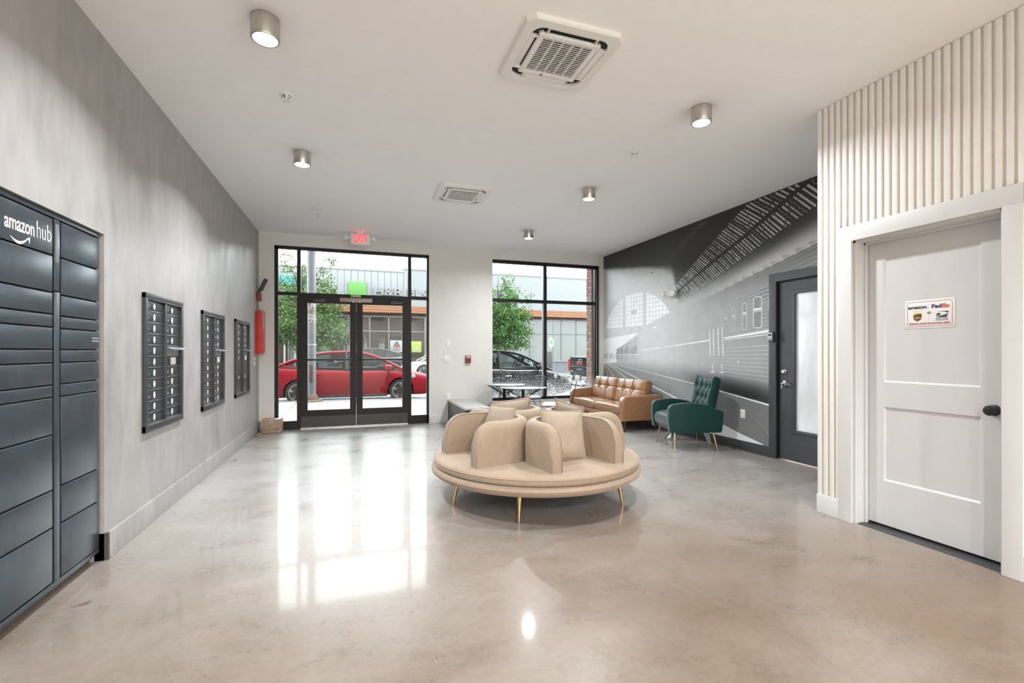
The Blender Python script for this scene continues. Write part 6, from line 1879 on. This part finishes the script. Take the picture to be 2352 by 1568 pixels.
def car(name, loc, rz, lab, paint, spec, cat='car'):
    """local frame: nose to +x, left side to +y, ground z=0"""
    r = empty(name, loc, rz, lab, cat)
    W2 = spec['W']/2
    top = smooth(spec['top'], 44)            # (x, z of bonnet / belt / deck)
    xr, xf = top[0][0], top[-1][0]
    zb = spec['zb']
    vs, nP = [], 0
    L = xf-xr
    for (x, zt) in top:
        e = min((x-xr)/0.55, (xf-x)/0.75, 1.0); e = max(0.0, e)
        hw = W2*(0.80+0.20*sqrt(max(0, 1-(1-e)**2)))
        b = zb+0.10*(1-min(1, min(x-xr, xf-x)/0.35))
        h = zt-b
        half = [(0.0, b), (hw*0.84, b), (hw*0.95, b+0.05*h), (hw*0.985, b+0.22*h), (hw, b+0.45*h), (hw*1.0, b+0.62*h), (hw*0.985, b+0.76*h), (hw*0.965, b+0.90*h), (hw*0.92, b+0.97*h), (hw*0.84, b+1.0*h), (hw*0.45, zt+0.02), (0.0, zt+0.028)]
        row = half+[(-a, c) for a, c in half[-2:0:-1]]
        nP = len(row)
        vs += [(x, a, c) for a, c in row]
    fs = []
    n_ = len(top)
    for i in range(n_-1):
        for j in range(nP): fs.append((i*nP+j, (i+1)*nP+j, (i+1)*nP+(j+1) % nP, i*nP+(j+1) % nP))
    fs.append(tuple(range(nP))); fs.append(tuple((n_-1)*nP+j for j in range(nP-1, -1, -1)))
    body = MB().add(vs, fs).build('body', [paint, M_ARCH], r, world=False, ang=32)
    # wheel wells cut out of the body
    cut = MB()
    for x in (spec['wr'], spec['wf']):
        for sy in (-1, 1):
            cut.cyl((x, sy*(W2-0.26), spec['rad']+0.01), (x, sy*(W2+0.2), spec['rad']+0.01), spec['rad']*1.13, n=36)
    co = cut.build('cutter', M_ARCH, r, world=False)
    md = body.modifiers.new('wells', 'BOOLEAN'); md.operation = 'DIFFERENCE'; md.object = co; md.solver = 'EXACT'
    try: md.material_mode = 'TRANSFER'
    except Exception: pass
    dg = bpy.context.evaluated_depsgraph_get()
    nm = bpy.data.meshes.new_from_object(body.evaluated_get(dg))
    body.modifiers.clear(); old = body.data; body.data = nm; bpy.data.meshes.remove(old)
    bpy.data.objects.remove(co)
    nm.set_sharp_from_angle(angle=radians(32))
    # greenhouse
    arc = smooth(spec['arc'], 36)            # (x, z) roof line from the rear glass foot to the windscreen foot
    belt = lambda x: min(p[1] for p in top if abs(p[0]-x) == min(abs(q[0]-x) for q in top))
    zmax = max(p[1] for p in arc)
    def hwz(x, z):
        bz = belt(x); t = max(0, min(1, (z-bz)/max(0.05, zmax-bz)))
        return W2*(0.915-0.185*t)
    xa, xb = spec['roof']                    # roof panel between these
    side = MB(); ws = MB(); roof = MB(); rail = MB()
    for sy in (-1, 1):
        v = []
        for (x, z) in arc:
            z_ = max(belt(x), z-0.03)
            v += [(x, sy*hwz(x, belt(x)), belt(x)-0.02), (x, sy*hwz(x, z_)*1.0, z_)]
        side.add(v, [(2*i, 2*i+2, 2*i+3, 2*i+1) for i in range(len(arc)-1)])
        rail.tube([(x, sy*(hwz(x, z)-0.005), z-0.012) for (x, z) in arc], [0.036]*len(arc), 8)
        bl_ = [(x, sy*(hwz(x, belt(x))+0.012), belt(x)+0.006) for (x, z) in arc]
        if spec.get('chrome'): MB().tube(bl_, 0.012, 6).build('window_trim', M_CHROME, r, world=False)
    v = []
    for (x, z) in arc:
        w = hwz(x, z)-0.01
        v += [(x, w*k, z-0.002+0.028*(1-k*k)) for k in (-1, -0.6, -0.2, 0.2, 0.6, 1)]
    for i in range(len(arc)-1):
        tgt = roof if xa <= (arc[i][0]+arc[i+1][0])/2 <= xb else ws
        for j in range(5):
            q = [6*i+j, 6*(i+1)+j, 6*(i+1)+j+1, 6*i+j+1]
            tgt.add([v[k] for k in q], [(0, 1, 2, 3)])
    side.build('side_glass', M_CARGL, r, world=False, fix=False); ws.build('windscreens', M_CARGL, r, world=False, fix=False)
    roof.build('roof', paint, r, world=False); rail.build('roof_rails', paint, r, world=False)
    for (x, ln_, wd) in spec['pillars']:
        p = MB()
        zt = itp(sorted(arc), x+ln_)
        for sy in (-1, 1):
            p.tube([(x, sy*(hwz(x, belt(x))+0.004), belt(x)), (x+ln_, sy*(hwz(x+ln_, zt)-0.004), zt-0.01)], [wd, wd*0.8], 8)
        p.build('pillar', spec.get('pmat', M_SEAM), r, world=False)
    # inside
    c = MB()
    zf = belt((xa+xb)/2)
    c.box(arc[2][0]+0.25, -W2*0.84, zf-0.30, arc[-3][0]-0.3, W2*0.84, zf+0.030)
    c.bbox(arc[-1][0]-0.75, -W2*0.80, zf-0.02, arc[-1][0]-0.30, W2*0.80, zf+0.075, 0.03)
    c.build('cabin_trim', M_CABIN, r, world=False)
    for xs_ in spec['seats']:
        for sy in (-0.36, 0.36):
            s = MB().bbox(-0.07, -0.23, 0, 0.07, 0.23, 0.22, 0.05, M=Matrix.Translation((xs_, sy, zf)) @ Matrix.Rotation(radians(-12), 4, 'Y'))
            s.bbox(-0.05, -0.12, 0.235, 0.05, 0.12, 0.38, 0.045, M=Matrix.Translation((xs_, sy, zf)) @ Matrix.Rotation(radians(-12), 4, 'Y'))
            s.build('seat', M_SEAT, r, world=False)
    sx = arc[-1][0]-0.85
    st = MB().tube([(sx+0.10*cos(t*2*pi/24)*0.6, 0.36+0.185*sin(t*2*pi/24), zf+0.06+0.185*cos(t*2*pi/24)) for t in range(24)], 0.017, 7, closed=True)
    st.tube([(sx, 0.36-0.17, zf+0.06), (sx, 0.36+0.17, zf+0.06)], 0.015, 6)
    st.build('steering_wheel', M_CABIN, r, world=False)
    # wheels
    for x in (spec['wr'], spec['wf']):
        for sy in (-1, 1): wheel(r, x, sy*(W2-0.115), spec['rad'], spec['rim'], sy, spec['spokes'], spec['style'])
    # doors: panel gaps and handles
    for x in spec['gaps']:
        for sy in (-1, 1):
            h = belt(x)-zb
            pts = [(x+dx, sy*(W2*k+0.0015), zb+h*f) for (f, k, dx) in ((0.14, 0.972, 0.05), (0.22, 0.985, 0.03), (0.45, 1.0, 0.01), (0.62, 1.0, 0), (0.76, 0.985, 0), (0.90, 0.965, 0), (0.98, 0.915, 0))]
            MB().tube(pts, 0.0055, 5).build('door_gap', M_SEAM, r, world=False)
    for x in spec['handles']:
        for sy in (-1, 1):
            MB().bbox(x-0.105, sy*(W2*0.985)-0.02, spec['hz']-0.016, x+0.105, sy*(W2*0.985)+0.026, spec['hz']+0.016, 0.014).build('door_handle', spec.get('hmat', paint), r, world=False)
    for sy in (-1, 1):
        mx = arc[-1][0]-0.48
        q = MB().bbox(mx-0.11, sy*(W2+0.11)-0.10, spec['mz']-0.07, mx+0.09, sy*(W2+0.11)+0.10, spec['mz']+0.08, 0.055, n=3)
        q.build('door_mirror', paint, r, world=False)
        MB().tube([(mx+0.02, sy*(W2*0.90), spec['mz']-0.10), (mx-0.01, sy*(W2+0.07), spec['mz']-0.05)], 0.03, 7).build('mirror_foot', M_SEAM, r, world=False)
        # skirts, lamps
        MB().bbox(spec['wr']+spec['rad']*1.15, sy*W2*0.95-0.02, zb-0.02, spec['wf']-spec['rad']*1.15, sy*W2*0.95+0.02, zb+0.05, 0.015).build('sill', M_SEAM, r, world=False)
        hx, hz_ = spec['head']
        h = MB(); Mh = Matrix.Translation((hx, sy*W2*0.78, hz_)) @ Matrix.Rotation(-sy*radians(38), 4, 'Z') @ Matrix.Rotation(radians(14), 4, 'Y')
        h.bbox(-0.30, -0.055, -0.065, 0.22, 0.075 if sy > 0 else 0.055, 0.07, 0.05, M=Mh, n=3)
        h.build('head_lamp', M_HEAD, r, world=False)
        tx, tz = spec['tail']
        MB().bbox(tx-0.035, sy*W2*0.80-0.13, tz-0.055, tx+0.26, sy*W2*0.80+0.13, tz+0.055, 0.045, n=3).build('tail_lamp', M_TAIL, r, world=False)
    g = MB().bbox(xf-0.12, -W2*0.55, zb+0.12, xf+0.012, W2*0.55, zb+0.30, 0.03)
    for sy in (-1, 1): g.bbox(xf-0.40, sy*W2*0.77-0.12, zb+0.10, xf-0.10, sy*W2*0.77+0.125, zb+0.26, 0.04)
    g.build('grille', M_SEAM, r, world=False)
    wp = MB()
    wp.tube([(arc[-1][0]+0.02, -0.5, belt(arc[-1][0])+0.05), (arc[-1][0]-0.12, 0.1, belt(arc[-1][0])+0.12)], 0.012, 6).tube([(arc[-1][0]+0.04, 0.1, belt(arc[-1][0])+0.05), (arc[-1][0]-0.10, 0.62, belt(arc[-1][0])+0.11)], 0.012, 6)
    wp.build('wipers', M_SEAM, r, world=False)
    MB().bbox(xf-0.06, -0.16, zb+0.30, xf+0.016, 0.16, zb+0.38, 0.01).build('badge_plate', M_CHROME, r, world=False)
    MB().bbox(xr-0.015, -0.26, 0.62, xr+0.05, 0.26, 0.75, 0.008).build('licence_plate', M_EXTW, r, world=False)
    return r

P_RED = mat('metallic_red_paint', (0.205, 0.005, 0.012), 0.42, var=0.05, coat=0.05, spec=0.18)
P_BLACK = mat('black_car_paint', (0.006, 0.0065, 0.0075), 0.25, var=0.08, coat=0.05, spec=0.22)
P_WHITE = mat('pearl_white_paint', (0.324, 0.329, 0.333), 0.25, var=0.02, coat=0.2)
P_DARK = mat('dark_grey_paint', (0.025, 0.028, 0.030), 0.25, var=0.05, coat=0.2)
SEDAN = dict(W=1.78, zb=0.19, wr=-1.36, wf=1.34, rad=0.325, rim=0.232, spokes=5, style='twin',
             top=[(-2.31, 0.80), (-2.26, 0.96), (-2.0, 1.02), (-1.5, 0.985), (-0.8, 0.955), (0.0, 0.925), (0.85, 0.915), (1.45, 0.865), (1.95, 0.785), (2.22, 0.70), (2.33, 0.60), (2.37, 0.50)],
             arc=[(-1.95, 1.02), (-1.45, 1.22), (-0.85, 1.385), (-0.25, 1.437), (0.25, 1.415), (0.70, 1.285), (1.15, 1.075), (1.48, 0.90)],
             roof=(-1.0, 0.35), pillars=[(-0.12, -0.02, 0.045), (-1.10, -0.10, 0.03), (0.98, -0.02, 0.014)], seats=(-0.15, -1.0), gaps=(-1.12, -0.06, 0.98), handles=(-0.88, 0.14), hz=0.815, mz=0.985, head=(1.88, 0.66), tail=(-2.24, 0.88))
rz0 = road_z(-0.15, 14.6)
car('sedan_car', (-0.08, 14.62, rz0), 0, 'red sedan parked at the curb right outside the entrance doors', P_RED, SEDAN)
HATCH = dict(W=1.77, zb=0.20, wr=-1.36, wf=1.36, rad=0.325, rim=0.222, spokes=9, style='single', chrome=True, hmat=M_CHROME,
             top=[(-2.06, 0.80), (-2.03, 1.00), (-1.85, 1.06), (-1.2, 1.03), (-0.4, 0.985), (0.4, 0.955), (1.05, 0.955), (1.55, 0.90), (1.95, 0.77), (2.18, 0.60), (2.27, 0.46)],
             arc=[(-1.98, 1.04), (-1.78, 1.34), (-1.45, 1.50), (-0.75, 1.575), (-0.1, 1.575), (0.45, 1.48), (1.0, 1.235), (1.50, 0.965)],
             roof=(-1.6, 0.25), pillars=[(-0.20, -0.03, 0.05), (-1.30, -0.06, 0.05), (0.92, -0.06, 0.016)], seats=(-0.10, -1.0), gaps=(-1.15, -0.14, 0.94), handles=(-0.95, 0.03), hz=0.80, mz=1.06, head=(1.80, 0.70), tail=(-1.98, 0.95))
hx = 4.50
car('hatchback_car', (hx, 14.62, road_z(hx+0.8, 14.6)), 0, 'black hatchback with chrome window trim parked outside the right hand window', P_BLACK, HATCH)
WS = dict(SEDAN); WS.update(W=1.85, rad=0.335, rim=0.24, spokes=5)
car('sedan_car', (4.62, 24.35, road_z(4, 24.3)+0.02), pi, 'white sedan parked across the street in front of the dark shop windows', P_WHITE, WS)
car('sedan_car', (0.75, 27.6, road_z(0, 25.4)+0.02), pi, 'dark sedan behind the white one, only its roof showing past the red car', P_DARK, WS)

# pickup seen from behind, beyond the black hatchback
TX, TY = 7.52, 14.78
tr = empty('pickup_truck', (TX, TY, road_z(TX, 14.7)), 0, 'black pickup truck seen from its tailgate, beside the brick pier', 'truck')
b = MB()
b.bbox(0.06, -0.98, 0.58, 2.0, 0.98, 1.42, 0.06, n=3).bbox(2.0, -0.98, 0.52, 5.7, 0.98, 1.30, 0.10, n=3)
b.bbox(0.10, -0.90, 0.42, 5.5, 0.90, 0.60, 0.03)
body = b.build('body', [P_BLACK, M_ARCH], tr, world=False)
MB().bbox(0.10, -0.90, 1.405, 1.96, 0.90, 1.428, 0.01).build('bed_cover', mat('grey_bed_cover', (0.250, 0.255, 0.260), 0.6), tr, world=False)
tg = MB().bbox(-0.005, -0.80, 0.80, 0.075, 0.80, 1.42, 0.025, n=3)
tg.bbox(-0.025, -0.80, 1.375, 0.06, 0.80, 1.425, 0.015, n=2)
tgo = tg.build('tailgate', P_BLACK, tr, world=False)
MB().bbox(-0.012, -0.78, 1.075, 0.01, 0.78, 1.095, 0.006).bbox(-0.014, -0.16, 1.30, 0.01, 0.16, 1.36, 0.02).build('trim_line', M_DGREY, tgo, world=False)
def rear_text(t_, s_, m_, y, z, wd, b_=0.0, ex_=0.006):
    o = lettering('badge_text', t_, s_, m_, face_m((-0.014, y, z), (-1, 0, 0)), None, width=wd, bold=b_, ext=ex_); o.parent = tgo
    return o
rear_text('GMC', 0.150, mat('red_badge', (0.275, 0.010, 0.010), 0.3), 0.02, 1.205, 0.40, 0.004)
rear_text('GMC', 0.168, M_CHROME, 0.02, 1.205, 0.43, 0.010, 0.003)
rear_text('SIERRA', 0.085, M_CHROME, 0.03, 0.985, 0.46, 0.002)
MB().bbox(-0.016, 0.60, 0.89, 0.0, 0.72, 0.925, 0.004).build('small_badge', M_CHROME, tgo, world=False)
for sy in (-1, 1):
    MB().bbox(-0.012, sy*0.905-0.085, 0.90, 0.16, sy*0.905+0.085, 1.36, 0.03, n=3).build('tail_lamp', M_TAIL, tr, world=False)
bp = MB()
bp.bbox(-0.16, -1.0, 0.50, 0.08, -0.36, 0.76, 0.035, n=3).bbox(-0.16, 0.36, 0.50, 0.08, 1.0, 0.76, 0.035, n=3).bbox(-0.14, -0.40, 0.46, 0.06, 0.40, 0.60, 0.03, n=3)
bp.build('bumper', M_CHROME, tr, world=False)
MB().bbox(-0.10, -0.34, 0.60, 0.02, 0.34, 0.80, 0.01).build('plate_recess', M_SEAM, tr, world=False)
MB().bbox(-0.115, -0.17, 0.62, -0.098, 0.17, 0.78, 0.004).build('licence_plate', M_EXTW, tr, world=False)
MB().bbox(0.0, -0.95, 0.36, 0.5, 0.95, 0.50, 0.05).build('under_tray', M_ARCH, tr, world=False)
cb_ = MB()
arcv = [(1.98, 1.28), (2.05, 1.78), (2.5, 1.90), (3.6, 1.88), (4.1, 1.70), (4.75, 1.28)]
cb_.prism([(a, c) for a, c in arcv], -0.86, 0.86, 'xz'); cb_.build('cab', P_BLACK, tr, world=False, flat=True)
for sy in (-1, 1):
    MB().prism([(2.25, 1.34), (2.28, 1.76), (3.55, 1.76), (4.45, 1.34)], sy*0.866-0.004, sy*0.866+0.004, 'xz').build('side_glass', M_CARGL, tr, world=False, flat=True)
MB().box(1.995, -0.70, 1.45, 2.035, 0.70, 1.74).build('rear_glass', M_CARGL, tr, world=False, flat=True)
for x in (1.15, 4.75):
    for sy in (-1, 1):
        wheel(tr, x, sy*0.905, 0.40, 0.25, sy, 6, 'single')
        MB().lathe([(0.0, -0.02), (0.46, -0.02), (0.46, 0.0), (0, 0.0)], 28, Matrix.Translation((x, sy*0.983+0.01*(1 if sy < 0 else 1), 0.42)), axis='y').build('wheel_well', M_ARCH, tr, world=False)
